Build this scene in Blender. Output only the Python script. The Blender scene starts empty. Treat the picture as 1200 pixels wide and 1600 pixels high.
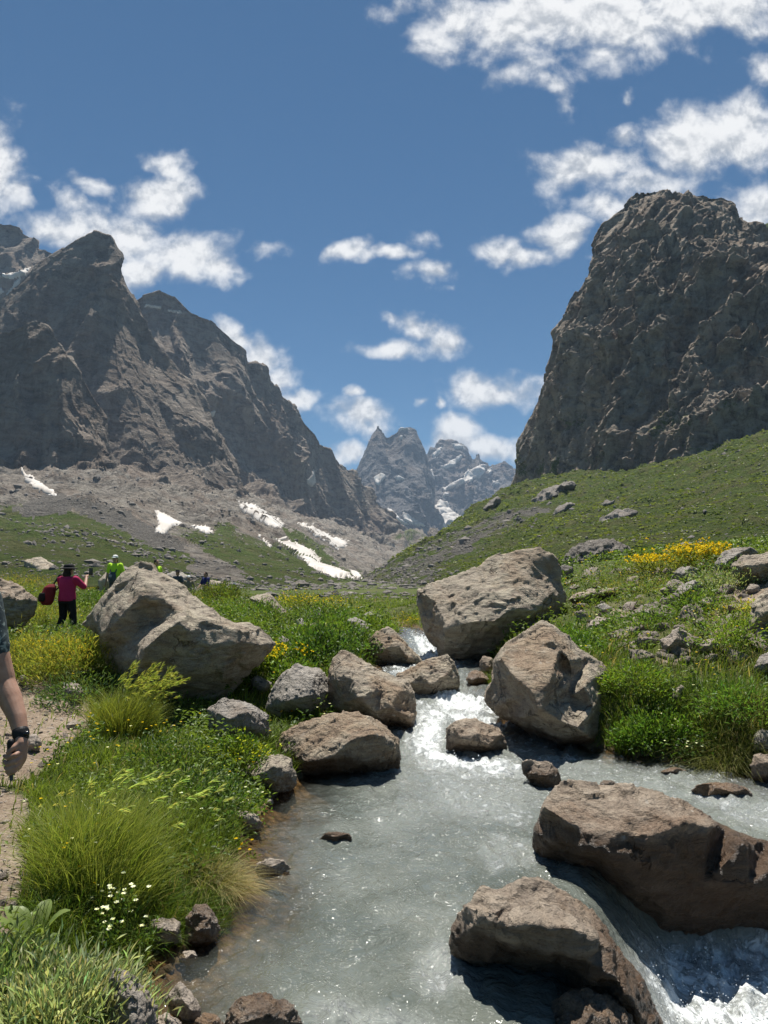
import bpy, bmesh, math, random
import numpy as np
from mathutils import Vector, Matrix, geometry

# ------------------------------------------------------------------ camera, world, sun, exposure
SC = bpy.context.scene
COL = SC.collection
F = 1155.0
PITCH = math.atan(110 / F)
CAMZ = 1.8
CP, SP = math.cos(PITCH), math.sin(PITCH)
cam_d = bpy.data.cameras.new('camera')
cam = bpy.data.objects.new('camera', cam_d)
COL.objects.link(cam)
cam.location = (0, 0, CAMZ)
cam.rotation_euler = (math.radians(90) + PITCH, 0, 0)
cam_d.sensor_fit = 'VERTICAL'
cam_d.angle = 2 * math.atan(800 / F)
cam_d.clip_start = 0.05
cam_d.clip_end = 40000
SC.camera = cam

SUN_EL, SUN_AZ = math.radians(72), math.radians(-4)
SUN_DIR = Vector((math.sin(SUN_AZ) * math.cos(SUN_EL), math.cos(SUN_AZ) * math.cos(SUN_EL), math.sin(SUN_EL)))
sl = bpy.data.lights.new('sun', 'SUN')
sl.energy = 5.0
sl.angle = math.radians(0.5)
sl.color = (1.0, 0.955, 0.88)
so = bpy.data.objects.new('sun', sl)
COL.objects.link(so)
so.rotation_euler = (-SUN_DIR).to_track_quat('-Z', 'Y').to_euler()

SC.view_settings.view_transform = 'Standard'
SC.view_settings.look = 'None'
SC.view_settings.exposure = 0.6
SC.view_settings.gamma = 1.0
SC.cycles.max_bounces = 8
SC.cycles.transparent_max_bounces = 12
SC.cycles.sample_clamp_indirect = 6.0


class NT:
    """small helper for wiring shader nodes"""
    def __init__(self, tree):
        self.t = tree
        self.n = tree.nodes
        self.l = tree.links

    def put(self, sock, v):
        if v is None:
            return
        if isinstance(v, bpy.types.NodeSocket):
            self.l.new(v, sock)
        else:
            if sock.type == 'RGBA' and not isinstance(v, (int, float)) and len(v) == 3:
                v = (*v, 1)
            sock.default_value = v

    def node(self, kind, **kw):
        nd = self.n.new(kind)
        for k, v in kw.items():
            setattr(nd, k, v)
        return nd

    def math(self, op, a, b=None, c=None, clamp=False):
        nd = self.node('ShaderNodeMath', operation=op, use_clamp=clamp)
        for i, v in enumerate((a, b, c)):
            self.put(nd.inputs[i], v)
        return nd.outputs[0]

    def vmath(self, op, a, b=None, out=0):
        nd = self.node('ShaderNodeVectorMath', operation=op)
        self.put(nd.inputs[0], a)
        if b is not None:
            self.put(nd.inputs[1], b)
        return nd.outputs[out]

    def noise(self, vec, scale, detail=4, rough=0.55, dist=0.0, color=False, dims='3D'):
        nd = self.node('ShaderNodeTexNoise', noise_dimensions=dims)
        self.put(nd.inputs['Vector'], vec)
        nd.inputs['Scale'].default_value = scale
        nd.inputs['Detail'].default_value = detail
        nd.inputs['Roughness'].default_value = rough
        nd.inputs['Distortion'].default_value = dist
        return nd.outputs['Color' if color else 'Fac']

    def voro(self, vec, scale, feature='F1', out='Distance', rand=1.0):
        nd = self.node('ShaderNodeTexVoronoi', feature=feature)
        self.put(nd.inputs['Vector'], vec)
        nd.inputs['Scale'].default_value = scale
        nd.inputs['Randomness'].default_value = rand
        return nd.outputs[out]

    def ramp(self, fac, stops, interp='LINEAR'):
        nd = self.node('ShaderNodeValToRGB')
        nd.color_ramp.interpolation = interp
        el = nd.color_ramp.elements
        while len(el) < len(stops):
            el.new(0.5)
        for e, (p, c) in zip(el, stops):
            e.position = p
            e.color = (*c, 1) if not isinstance(c, (int, float)) else (c, c, c, 1)
        self.put(nd.inputs[0], fac)
        return nd.outputs[0]

    def mix(self, fac, a, b, mode='MIX'):
        nd = self.node('ShaderNodeMix', data_type='RGBA', blend_type=mode)
        self.put(nd.inputs[0], fac)
        self.put(nd.inputs[6], a)
        self.put(nd.inputs[7], b)
        return nd.outputs[2]

    def map(self, v, a, b, c=0.0, d=1.0, smooth=True):
        nd = self.node('ShaderNodeMapRange', interpolation_type='SMOOTHSTEP' if smooth else 'LINEAR')
        self.put(nd.inputs[0], v)
        for i, x in enumerate((a, b, c, d)):
            self.put(nd.inputs[1 + i], x)
        return nd.outputs[0]

    def bump(self, h, strength, dist, normal=None):
        nd = self.node('ShaderNodeBump')
        nd.inputs['Strength'].default_value = strength
        nd.inputs['Distance'].default_value = dist
        self.put(nd.inputs['Height'], h)
        self.put(nd.inputs['Normal'], normal)
        return nd.outputs[0]

    def attr(self, name, out='Fac'):
        nd = self.node('ShaderNodeAttribute', attribute_name=name)
        return nd.outputs[out]

    def scale(self, vec, s):
        nd = self.node('ShaderNodeMapping')
        self.put(nd.inputs[0], vec)
        nd.inputs['Scale'].default_value = s
        return nd.outputs[0]


def ray(px, py):
    dx = (np.asarray(px, float) - 600) / F
    dy = (800 - np.asarray(py, float)) / F
    return dx, CP - dy * SP, SP + dy * CP


def at(px, py, Y):
    """world point seen at photo pixel (px, py) at forward distance Y"""
    dx, dy, dz = ray(px, py)
    s = np.asarray(Y, float) / dy
    return np.stack([dx * s, dy * s, CAMZ + dz * s], -1)


def proj(P):
    """photo pixel of world points (only used to lay out colour patches and plant beds)"""
    x, y, z = P[..., 0], P[..., 1], P[..., 2] - CAMZ
    d = y * CP + z * SP
    d = np.where(d < 0.05, 0.05, d)
    u = -y * SP + z * CP
    return 600 + F * x / d, 800 - F * u / d


# ------------------------------------------------------------------ sky
world = bpy.data.worlds.new('World')
SC.world = world
world.use_nodes = True
w = NT(world.node_tree)
bg = w.n['Background']
sky = w.node('ShaderNodeTexSky', sky_type='NISHITA')
sky.sun_disc = False
sky.sun_elevation = SUN_EL
sky.sun_rotation = SUN_AZ
sky.altitude = 2600
sky.air_density = 1.0
sky.dust_density = 0.35
sky.ozone_density = 3.0
tc = w.node('ShaderNodeTexCoord')
dirv = tc.outputs['Generated']
sep = w.node('ShaderNodeSeparateXYZ')
w.put(sep.inputs[0], dirv)
yy = w.math('MAXIMUM', sep.outputs[1], 0.02)
cu = w.math('DIVIDE', sep.outputs[0], yy)
cv = w.math('DIVIDE', sep.outputs[2], yy)
comb = w.node('ShaderNodeCombineXYZ')
w.put(comb.inputs[0], cu)
w.put(comb.inputs[1], cv)
uv = comb.outputs[0]
warp = w.vmath('SUBTRACT', w.noise(uv, 9, 4, 0.6, color=True), (0.5, 0.5, 0.5))
uvw = w.vmath('ADD', uv, w.vmath('MULTIPLY', warp, (0.10, 0.06, 0)))
CLOUDS = [  # px, py, rx, ry, tilt degrees, weight
    (0, 262, 50, 72, 0, 1), (28, 300, 36, 30, 0, .9), (262, 262, 34, 34, -50, .9), (238, 315, 70, 34, -18, 1.0), (160, 300, 70, 16, 15, .62),
    (110, 318, 40, 16, 40, .55), (90, 360, 75, 30, 0, .8), (185, 372, 90, 42, 0, 1.05), (285, 395, 85, 40, 10, 1.1),
    (345, 415, 38, 32, 0, 1.0), (220, 420, 60, 30, 0, .85), (415, 385, 34, 10, -10, .42),
    (700, 40, 70, 55, -20, .85), (830, 30, 150, 62, 0, 1.1), (960, 20, 170, 75, 0, 1.15), (950, 82, 60, 34, 0, .9),
    (1110, 12, 140, 58, 0, 1.0), (1180, 50, 60, 30, 0, .6), (640, 20, 50, 25, 0, .45), (800, 110, 70, 24, -20, .7), (860, 125, 50, 16, 20, .45), (885, 160, 16, 20, 0, .45), (990, 160, 12, 14, 0, .45),
    (915, 262, 92, 38, -8, 1.0), (965, 215, 40, 16, -20, .55), (1085, 225, 88, 62, -20, 1.05), (1170, 215, 80, 70, 0, 1.05), (1010, 285, 110, 30, 0, .7), (1190, 110, 30, 30, 0, .6),
    (1180, 330, 60, 40, 0, .85), (955, 320, 80, 24, 10, .75), (885, 362, 60, 26, -25, .9), (785, 390, 52, 18, 10, .9), (830, 402, 40, 18, -10, .8), (925, 395, 40, 10, -10, .4),
    (533, 394, 36, 18, -10, 1.0), (605, 399, 52, 13, 0, .9), (660, 372, 32, 20, -20, .52), (676, 428, 42, 20, 0, .9), (690, 452, 24, 8, 0, .4),
    (612, 500, 36, 12, 30, .8), (650, 515, 50, 14, 20, .8), (620, 541, 72, 17, 2, .95), (694, 532, 42, 24, 0, 1.0), (640, 552, 40, 8, 0, .5),
    (772, 610, 78, 30, 3, 1.25), (745, 600, 50, 24, 0, .9), (800, 618, 50, 24, 0, .9), (656, 621, 15, 12, 0, .8), (686, 625, 11, 13, 0, .8), (548, 620, 20, 9, 0, .75),
    (560, 652, 54, 24, 8, 1.05), (585, 668, 34, 18, 0, .8), (545, 706, 38, 22, -20, 1.0), (712, 668, 42, 24, -10, 1.0), (700, 690, 40, 26, 0, 1.0), (760, 700, 80, 28, 3, 1.15), (640, 710, 60, 24, 0, .8),
    (372, 520, 46, 24, 35, 1.0), (412, 560, 50, 36, 35, 1.05), (440, 590, 38, 26, 0, .9), (468, 619, 34, 15, -5, .9), (350, 500, 40, 18, 20, .7),
]
dens = None
for (px, py, rx, ry, rot, wt) in CLOUDS:
    a = ray(px, py)
    b = ray(px + rx, py)
    c = ray(px, py - ry)
    loc = (a[0] / a[1], a[2] / a[1])
    mp = w.node('ShaderNodeMapping', vector_type='TEXTURE')
    w.put(mp.inputs[0], uvw)
    mp.inputs['Location'].default_value = (loc[0], loc[1], 0)
    mp.inputs['Rotation'].default_value = (0, 0, math.radians(-rot))
    mp.inputs['Scale'].default_value = (abs(b[0] / b[1] - loc[0]) * 1.25, abs(c[2] / c[1] - loc[1]) * 1.3, 1)
    ln = w.vmath('LENGTH', mp.outputs[0], out=1)
    f = w.math('MULTIPLY_ADD', ln, -wt, wt)
    dens = f if dens is None else w.math('MAXIMUM', dens, f)
det = w.noise(uv, 15, 10, 0.57, 0.15)
det2 = w.noise(w.vmath('ADD', uv, (0.0, 0.012, 0)), 15, 10, 0.57, 0.15)
front = w.map(sep.outputs[1], 0.05, 0.2)
# beyond the mapped part of the sky: plain scattered cumulus
other = w.map(w.noise(dirv, 3.2, 7, 0.55), 0.60, 0.78)
d0 = w.math('MULTIPLY_ADD', w.math('SUBTRACT', det, 0.5), 2.0, dens)
dm = w.map(d0, 0.02, 0.84)
mask = w.mix(front, other, dm)
thick = w.map(d0, 0.35, 1.1)
cloud_shade = w.math('MULTIPLY', w.math('SUBTRACT', det, det2), 1.5)  # cloud tops painted lighter, undersides greyer, as the high sun would shade them
br = w.math('ADD', w.math('MULTIPLY_ADD', thick, 0.10, 0.78), w.math('MULTIPLY', cloud_shade, 1.6))
br = w.math('MINIMUM', w.math('MAXIMUM', br, 0.5), 1.0)
SKYK = 0.053
ccol = w.mix(w.map(br, 0.5, 1.0), (6.6, 7.0, 7.6), (12.3, 12.3, 12.3))
w.put(bg.inputs['Color'], w.mix(w.math('MULTIPLY', mask, 0.97), w.mix(1.0, sky.outputs[0], (0.64, 1.0, 1.08), 'MULTIPLY'), ccol))
bg.inputs['Strength'].default_value = SKYK
world.cycles.sampling_method = 'MANUAL'
world.cycles.sample_map_resolution = 512

# ------------------------------------------------------------------ numpy noise
rng = np.random.default_rng(7)
_perm = rng.permutation(512)
_perm = np.concatenate([_perm, _perm, _perm])
_grad = rng.normal(size=(512, 3))
_grad /= np.linalg.norm(_grad, axis=1)[:, None]


def perlin(P):
    P = np.asarray(P, float)
    i = np.floor(P).astype(np.int64)
    f = P - i
    i &= 511
    u = f * f * f * (f * (f * 6 - 15) + 10)
    res = 0
    for a in (0, 1):
        wx = u[:, 0] if a else 1 - u[:, 0]
        ia = _perm[(i[:, 0] + a) & 511]
        for b in (0, 1):
            wy = u[:, 1] if b else 1 - u[:, 1]
            ib = _perm[ia + ((i[:, 1] + b) & 511)]
            for c in (0, 1):
                wz = u[:, 2] if c else 1 - u[:, 2]
                g = _grad[_perm[ib + ((i[:, 2] + c) & 511)]]
                d = g[:, 0] * (f[:, 0] - a) + g[:, 1] * (f[:, 1] - b) + g[:, 2] * (f[:, 2] - c)
                res = res + d * wx * wy * wz
    return res * 1.5


def fbm(P, oct=4, lac=2.03, gain=0.5):
    s, a = 0, 1.0
    P = np.asarray(P, float)
    for k in range(oct):
        s = s + a * perlin(P + k * 17.3)
        P = P * lac
        a *= gain
    return s


def ridged(P, oct=5, lac=2.05, gain=0.5):
    s, a, wgt = 0, 1.0, 1.0
    P = np.asarray(P, float)
    for k in range(oct):
        n = 1 - np.abs(perlin(P + k * 31.7)) * 1.6
        n = np.clip(n, 0, 1) ** 2 * wgt
        wgt = np.clip(n * 1.6, 0, 1)
        s = s + a * n
        P = P * lac
        a *= gain
    return s


_jit = np.random.default_rng(11).random((512, 3))
_cg = np.random.default_rng(12).normal(size=(512, 3))


def chip(P):
    """broken facets: every cell of a jittered grid carries its own tilted plane"""
    P = np.asarray(P, float)
    i = np.floor(P).astype(np.int64)
    best = np.full(len(P), 1e9)
    val = np.zeros(len(P))
    for a in (-1, 0, 1):
        for b in (-1, 0, 1):
            for c in (-1, 0, 1):
                j = i + np.array([a, b, c])
                h = _perm[_perm[_perm[j[:, 0] & 511] + (j[:, 1] & 511)] + (j[:, 2] & 511)]
                v = P - (j + _jit[h])
                d2 = (v * v).sum(1)
                k = d2 < best
                best = np.where(k, d2, best)
                val = np.where(k, (v * _cg[h]).sum(1) + _cg[(h + 5) & 511, 0] * .25, val)
    return val


def sstep(x, a, b):
    t = np.clip((np.asarray(x, float) - a) / (b - a), 0, 1)
    return t * t * (3 - 2 * t)


def inpoly(px, py, poly):
    r = np.zeros(np.shape(px), bool)
    n = len(poly)
    for i in range(n):
        x1, y1 = poly[i][:2]
        x2, y2 = poly[(i + 1) % n][:2]
        if y1 == y2:
            continue
        c = ((y1 > py) != (y2 > py)) & (px < (x2 - x1) * (py - y1) / (y2 - y1) + x1)
        r ^= c
    return r


# ------------------------------------------------------------------ object helpers
def tag(o, label=None, cat=None, group=None, kind=None):
    if label:
        o['label'] = label
    if cat:
        o['category'] = cat
    if group:
        o['group'] = group
    if kind:
        o['kind'] = kind
    return o


def mesh_np(name, V, Q, mat=None, parent=None, smooth=True, attrs=None, cols=None):
    """link one mesh object from arrays; Q is (n,3) or (n,4) or a list of such arrays"""
    me = bpy.data.meshes.new(name)
    V = np.asarray(V, np.float32)
    Qs = Q if isinstance(Q, list) else [Q]
    Qs = [np.asarray(q, np.int32) for q in Qs if len(q)]
    me.vertices.add(len(V))
    me.vertices.foreach_set('co', V.ravel())
    nl = sum(q.size for q in Qs)
    nf = sum(len(q) for q in Qs)
    me.loops.add(nl)
    me.loops.foreach_set('vertex_index', np.concatenate([q.ravel() for q in Qs]))
    me.polygons.add(nf)
    st, o = [], 0
    for q in Qs:
        st.append(o + np.arange(len(q), dtype=np.int32) * q.shape[1])
        o += q.size
    me.polygons.foreach_set('loop_start', np.concatenate(st))
    me.polygons.foreach_set('use_smooth', np.full(nf, smooth, bool))
    for k, v in (attrs or {}).items():
        a = me.attributes.new(k, 'FLOAT', 'POINT')
        a.data.foreach_set('value', np.asarray(v, np.float32))
    if cols is not None:
        a = me.color_attributes.new('Col', 'FLOAT_COLOR', 'POINT')
        c4 = np.ones((len(V), 4), np.float32)
        c4[:, :3] = cols
        a.data.foreach_set('color', c4.ravel())
    me.update(calc_edges=True)
    me.validate()
    if mat:
        me.materials.append(mat)
    ob = bpy.data.objects.new(name, me)
    COL.objects.link(ob)
    if parent:
        ob.parent = parent
    return ob


def grid_faces(nu, nv):
    i = np.arange(nu * nv).reshape(nv, nu)
    return np.stack([i[:-1, :-1], i[:-1, 1:], i[1:, 1:], i[1:, :-1]], -1).reshape(-1, 4)


def grid_normals(P):
    du = np.gradient(P, axis=1)
    dv = np.gradient(P, axis=0)
    n = np.cross(du, dv)
    return n / np.maximum(np.linalg.norm(n, axis=-1, keepdims=True), 1e-9)


def new_mat(name):
    m = bpy.data.materials.new(name)
    m.use_nodes = True
    t = NT(m.node_tree)
    return m, t, t.n['Principled BSDF']


# ------------------------------------------------------------------ materials
def rock_mat(name, light=(.50, .437, .33), mid=(.335, .28, .22), dark=(.13, .11, .095), rust=(.28, .18, .105), rusty=0.12, wetz=None, sc=1.0, bump=1.0, rough=0.88, gloss=0.25):
    m, t, p = new_mat(name)
    pos = t.node('ShaderNodeTexCoord').outputs['Object']
    tilt = t.node('ShaderNodeMapping')
    t.put(tilt.inputs[0], pos)
    tilt.inputs['Rotation'].default_value = (0.5, 0.3, 0.4)
    tilt.inputs['Scale'].default_value = (1, 1, 3.2)
    big = t.noise(pos, 1.1 * sc, 6, 0.62, 0.6)
    med = t.noise(tilt.outputs[0], 4.5 * sc, 8, 0.68, 0.4)
    fine = t.noise(pos, 55 * sc, 6, 0.7)
    c = t.ramp(med, [(0.30, dark), (0.43, mid), (0.57, light), (0.75, tuple(min(1, x * 1.12) for x in light))])
    c = t.mix(t.map(big, 0.40, 0.66), c, t.mix(0.6, c, mid))
    rn = t.noise(pos, 0.9 * sc, 5, 0.65, 1.0)
    c = t.mix(t.math('MULTIPLY', t.map(rn, 0.56 - rusty * 0.5, 0.74 - rusty * 0.4), min(1, 0.35 + rusty)), c, rust)
    # lichen and mineral blotches
    bl = t.voro(t.vmath('ADD', pos, t.vmath('MULTIPLY', t.noise(pos, 6 * sc, 3, .6, color=True), (.25, .25, .25))), 5.5 * sc)
    c = t.mix(t.math('MULTIPLY', t.map(bl, 0.16, 0.07), t.map(big, 0.42, 0.6)), c, (.50, .45, .38))
    c = t.mix(t.math('MULTIPLY', t.map(fine, 0.50, 0.68), 0.6), c, dark)
    c = t.mix(t.math('MULTIPLY', t.map(fine, 0.49, 0.32), 0.5), c, light)
    # cracks
    crv = t.vmath('ADD', pos, t.vmath('MULTIPLY', t.noise(pos, 2.2 * sc, 5, .65, color=True), (.55, .55, .55)))
    cr = t.voro(crv, 1.15 * sc, 'DISTANCE_TO_EDGE')
    crack = t.math('MULTIPLY', t.map(cr, 0.022, 0.004), t.map(t.noise(pos, 1.7 * sc, 3), 0.50, 0.60))
    c = t.mix(t.math('MULTIPLY', crack, 0.5), c, tuple(x * 0.4 for x in dark))
    rg = rough
    if wetz is not None:
        ps = t.node('ShaderNodeSeparateXYZ')
        t.put(ps.inputs[0], t.node('ShaderNodeNewGeometry').outputs['Position'])
        hh = t.math('MULTIPLY_ADD', t.math('SUBTRACT', big, 0.5), 0.35, ps.outputs[2])
        wet = t.map(hh, wetz + 0.05, wetz - 0.03)
        c = t.mix(t.math('MULTIPLY', wet, 0.82), c, tuple(x * 0.42 for x in rust))
        rg = t.math('MULTIPLY_ADD', wet, 0.28 - rough, rough)
    t.put(p.inputs['Base Color'], c)
    t.put(p.inputs['Roughness'], rg)
    p.inputs['Specular IOR Level'].default_value = gloss
    h = t.math('ADD', t.math('MULTIPLY', med, 1.0), t.math('MULTIPLY', fine, 0.22))
    h = t.math('SUBTRACT', h, t.math('MULTIPLY', crack, 0.5))
    n = t.bump(h, 1.0 * bump, 0.10 / sc)
    n = t.bump(t.noise(pos, 160 * sc, 3, .6), 0.35, 0.004, n)
    t.put(p.inputs['Normal'], n)
    return m


MAT = {}
MAT['rock'] = rock_mat('pale rock')
MAT['rock_warm'] = rock_mat('warm rock', rusty=0.3, wetz=0.16)
MAT['rock_brown'] = rock_mat('brown rock', (.44, .36, .275), (.29, .232, .178), (.10, .082, .065), (.25, .155, .092), rusty=0.18, wetz=0.10, gloss=.3)
MAT['rock_dark'] = rock_mat('dark wet boulder', (.44, .36, .275), (.29, .232, .178), (.10, .082, .065), (.25, .155, .092), rusty=0.22, wetz=0.20, gloss=.35)
MAT['rock_darker'] = rock_mat('dark stained boulder', (.44, .36, .275), (.27, .21, .155), (.085, .07, .055), (.24, .14, .08), rusty=0.28, wetz=0.27, gloss=.35)
MAT['rock_grey'] = rock_mat('grey rock', (.44, .40, .35), (.32, .29, .25), (.12, .11, .10), rusty=0.05)
MAT['rock_far'] = rock_mat('outcrop rock', (.26, .235, .205), (.19, .17, .15), (.08, .075, .07), rusty=0.05, sc=.35)
MAT['rock_wet'] = rock_mat('wet rock', (.25, .19, .14), (.15, .11, .08), (.06, .05, .04), (.26, .15, .07), rusty=0.3, rough=0.3, gloss=.6)
MAT['stone'] = rock_mat('stone', (.46, .39, .32), (.33, .28, .23), (.15, .13, .11), rusty=0.12, sc=2.5)


def mountain_mat(name, light, mid, dark, sc=0.01, rot=(.25, -.55, .2), zst=2.2):
    """rock with strata, grass (attr 'grass') and scree (attr 'scree')"""
    m, t, p = new_mat(name)
    pos = t.node('ShaderNodeTexCoord').outputs['Object']
    st = t.node('ShaderNodeMapping')
    t.put(st.inputs[0], pos)
    st.inputs['Rotation'].default_value = rot
    st.inputs['Scale'].default_value = (1, 1, zst)
    vert = t.scale(pos, (1, 1, 0.28))
    big = t.noise(pos, sc * 1.0, 6, 0.6, 0.5)
    str_ = t.noise(st.outputs[0], sc * 3.5, 9, 0.68, 0.7)
    gul = t.noise(vert, sc * 6, 9, 0.68, 0.5)
    fine = t.noise(pos, sc * 42, 8, 0.72)
    c = t.ramp(t.math('MULTIPLY_ADD', t.math('SUBTRACT', gul, 0.5), 0.7, str_), [(0.32, dark), (0.46, mid), (0.60, light)])
    c = t.mix(t.map(big, 0.42, 0.68), c, t.mix(0.5, c, (.27, .20, .15)))
    c = t.mix(t.math('MULTIPLY', t.map(fine, 0.52, 0.72), 0.5), c, dark)
    c = t.mix(t.math('MULTIPLY', t.map(fine, 0.48, 0.30), 0.4), c, light)
    g = t.attr('grass')
    s = t.attr('scree')
    gn = t.math('MULTIPLY_ADD', t.math('SUBTRACT', t.noise(pos, sc * 14, 8, .7), 0.5), 1.1, g)
    sn = t.math('MULTIPLY_ADD', t.math('SUBTRACT', t.noise(pos, sc * 10, 7, .7), 0.5), 0.9, s)
    gcol = t.ramp(t.noise(pos, sc * 60, 8, .75), [(0.3, (.045, .07, .016)), (0.5, (.095, .137, .030)), (0.72, (.18, .19, .06))])
    gcol = t.mix(t.map(t.noise(pos, sc * 5, 5), .42, .66), gcol, t.mix(.55, gcol, (.16, .14, .07)))
    scol = t.ramp(fine, [(0.3, (.09, .082, .072)), (0.5, (.185, .17, .148)), (0.7, (.32, .295, .26))])
    c = t.mix(t.map(sn, 0.4, 0.62), c, scol)
    c = t.mix(t.map(gn, 0.42, 0.62), c, gcol)
    t.put(p.inputs['Base Color'], c)
    p.inputs['Roughness'].default_value = 0.95
    p.inputs['Specular IOR Level'].default_value = 0.1
    h = t.math('ADD', t.math('MULTIPLY', str_, 0.9), t.math('MULTIPLY', fine, 0.28))
    h = t.math('ADD', h, t.math('MULTIPLY', gul, 0.5))
    t.put(p.inputs['Normal'], t.bump(h, 1.0, 0.22 / sc))
    return m


MAT['mtn'] = mountain_mat('mountain rock', (.43, .365, .30), (.28, .237, .195), (.14, .12, .10), sc=0.010)
MAT['cliff'] = mountain_mat('cliff rock', (.50, .425, .34), (.31, .262, .21), (.095, .083, .07), sc=0.028, rot=(.2, -.95, .3), zst=1.7)
MAT['peak'] = mountain_mat('far peak rock', (.27, .255, .245), (.18, .172, .168), (.085, .083, .085), sc=0.005)
MAT['slope'] = mountain_mat('slope ground', (.40, .36, .305), (.24, .215, .182), (.10, .09, .077), sc=0.022)
m, t, p = new_mat('old snow')
pos = t.node('ShaderNodeTexCoord').outputs['Object']
t.put(p.inputs['Base Color'], t.ramp(t.noise(pos, .03, 7, .7), [(.3, (.36, .32, .27)), (.5, (.55, .51, .46)), (.72, (.68, .65, .61))]))
p.inputs['Roughness'].default_value = .8
t.put(p.inputs['Normal'], t.bump(t.noise(pos, .08, 5), .4, 3))
MAT['snow'] = m

# ------------------------------------------------------------------ mountains and hillsides
def loft(name, rows, nu, nv, mat, amp, scale, tv=None, zs=0.4, grass=None, scree=None, rowamp=None, edge_back=True, seed=0, back=0.16, fine=1.0, kind='structure', warp=.6, sub=None, colamp=None, footd=(0, 0), elong=None, rg=1.0):
    """rows: guide lines from foot to crest, each a list of (px, py, distance); a back side is added behind the crest"""
    R = np.array(rows, float)                       # (r, n, 3)
    R[0, :, 1] += footd[0]; R[0, :, 2] -= footd[1]
    r, n, _ = R.shape
    seg = np.linalg.norm(np.diff(R[:, :, :2], axis=1), axis=2).max(0) + 1e-6
    cu = np.concatenate([[0], np.cumsum(seg)]) / seg.sum()
    us = np.linspace(0, 1, nu)
    A = np.stack([np.stack([np.interp(us, cu, R[k, :, c]) for c in range(3)], -1) for k in range(r)])  # r,nu,3
    W3 = np.stack([at(A[k, :, 0], A[k, :, 1], A[k, :, 2]) for k in range(r)])
    # back side: crest moved away and down
    crest = W3[-1]
    bk1 = crest.copy(); bk1[:, :2] *= (1 + back * .35); bk1[:, 2] = crest[:, 2] * (1 - .12) 
    bk2 = crest.copy(); bk2[:, :2] *= (1 + back); bk2[:, 2] = np.minimum(crest[:, 2] * .25, crest[:, 2])
    tv = np.linspace(0, 1, r) if tv is None else np.array(tv, float)
    vs = np.linspace(0, 1, nv)
    P = np.empty((nv, nu, 3))
    for c in range(3):
        k = np.clip(np.searchsorted(tv, vs, side='right') - 1, 0, r - 2)
        f = ((vs - tv[k]) / (tv[k + 1] - tv[k]))[:, None]
        P[:, :, c] = W3[k, :, c] * (1 - f) + W3[k + 1, :, c] * f
    nb = max(6, nv // 12)
    fb = np.linspace(0, 1, nb + 1)[1:, None, None]
    B1 = crest + (bk1 - crest) * fb
    B2 = bk1 + (bk2 - bk1) * fb
    P = np.concatenate([P, B1, B2], 0)
    NV = len(P)
    ra = np.interp(np.linspace(0, 1, nv), tv, rowamp if rowamp is not None else np.ones(r))
    ra = np.concatenate([ra, np.full(NV - nv, ra[-1])])[:, None]
    N = grid_normals(P)
    if N[nv // 2, :, 1].mean() > 0:
        N = -N
    q = P.reshape(-1, 3)
    qe = q * np.array([1, 1, zs])
    if elong is not None:
        tdir = np.array(elong[:3]) / np.linalg.norm(elong[:3])
        qe = q - elong[3] * (q @ tdir)[:, None] * tdir
    s = qe / scale + seed * 13.7
    wv = np.stack([fbm(s * .7 + 5, 2), fbm(s * .7 + 50, 2), fbm(s * .7 + 90, 2)], -1) * warp
    d = (ridged(s + wv, 7, gain=.55) - .85) * rg + fbm(s * .45 + 9, 3) * .9
    s2 = q / scale * 2.1 + seed
    st = (q[:, 2] * 1.0 + q[:, 0] * .35) / scale * 5.5 + fbm(s2, 4) * 2.2
    d = d + .05 * fine * (np.abs((st % 1) - .5) * 2 - .5)
    wq = np.stack([fbm(s * 2 + 3, 3), fbm(s * 2 + 33, 3), fbm(s * 2 + 63, 3)], -1)
    d = d + fine * (.16 * chip(s * 1.7 + wq * .35) + .10 * chip(s * 4.3 + wq * .5) + .055 * chip(s * 10 + wq))
    d = d - d.mean()
    if sub:
        s4 = qe / sub + seed
        d = d + .25 * (ridged(q / (sub * 2.4) * np.array([1, 1, .16]) + seed + .4 * wq, 4) - .85)
        d = d + .22 * (ridged(s4 + .5 * wq, 5, gain=.6) - .85)
    d = d.reshape(NV, nu) * amp * ra
    if colamp is not None:
        d = d * np.interp(us, colamp[0], colamp[1])[None]
    Pd = P + N * d[..., None]
    V = Pd.reshape(-1, 3)
    px, py = proj(V)
    at_ = {}
    at_['grass'] = grass(V, px, py) if grass else np.zeros(len(V))
    at_['scree'] = scree(V, px, py) if scree else np.zeros(len(V))
    o = mesh_np(name, V, grid_faces(nu, NV), mat, attrs=at_)
    if kind:
        o['kind'] = kind
    GR[o.name] = (Pd, nv)
    return o


GR = {}


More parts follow.
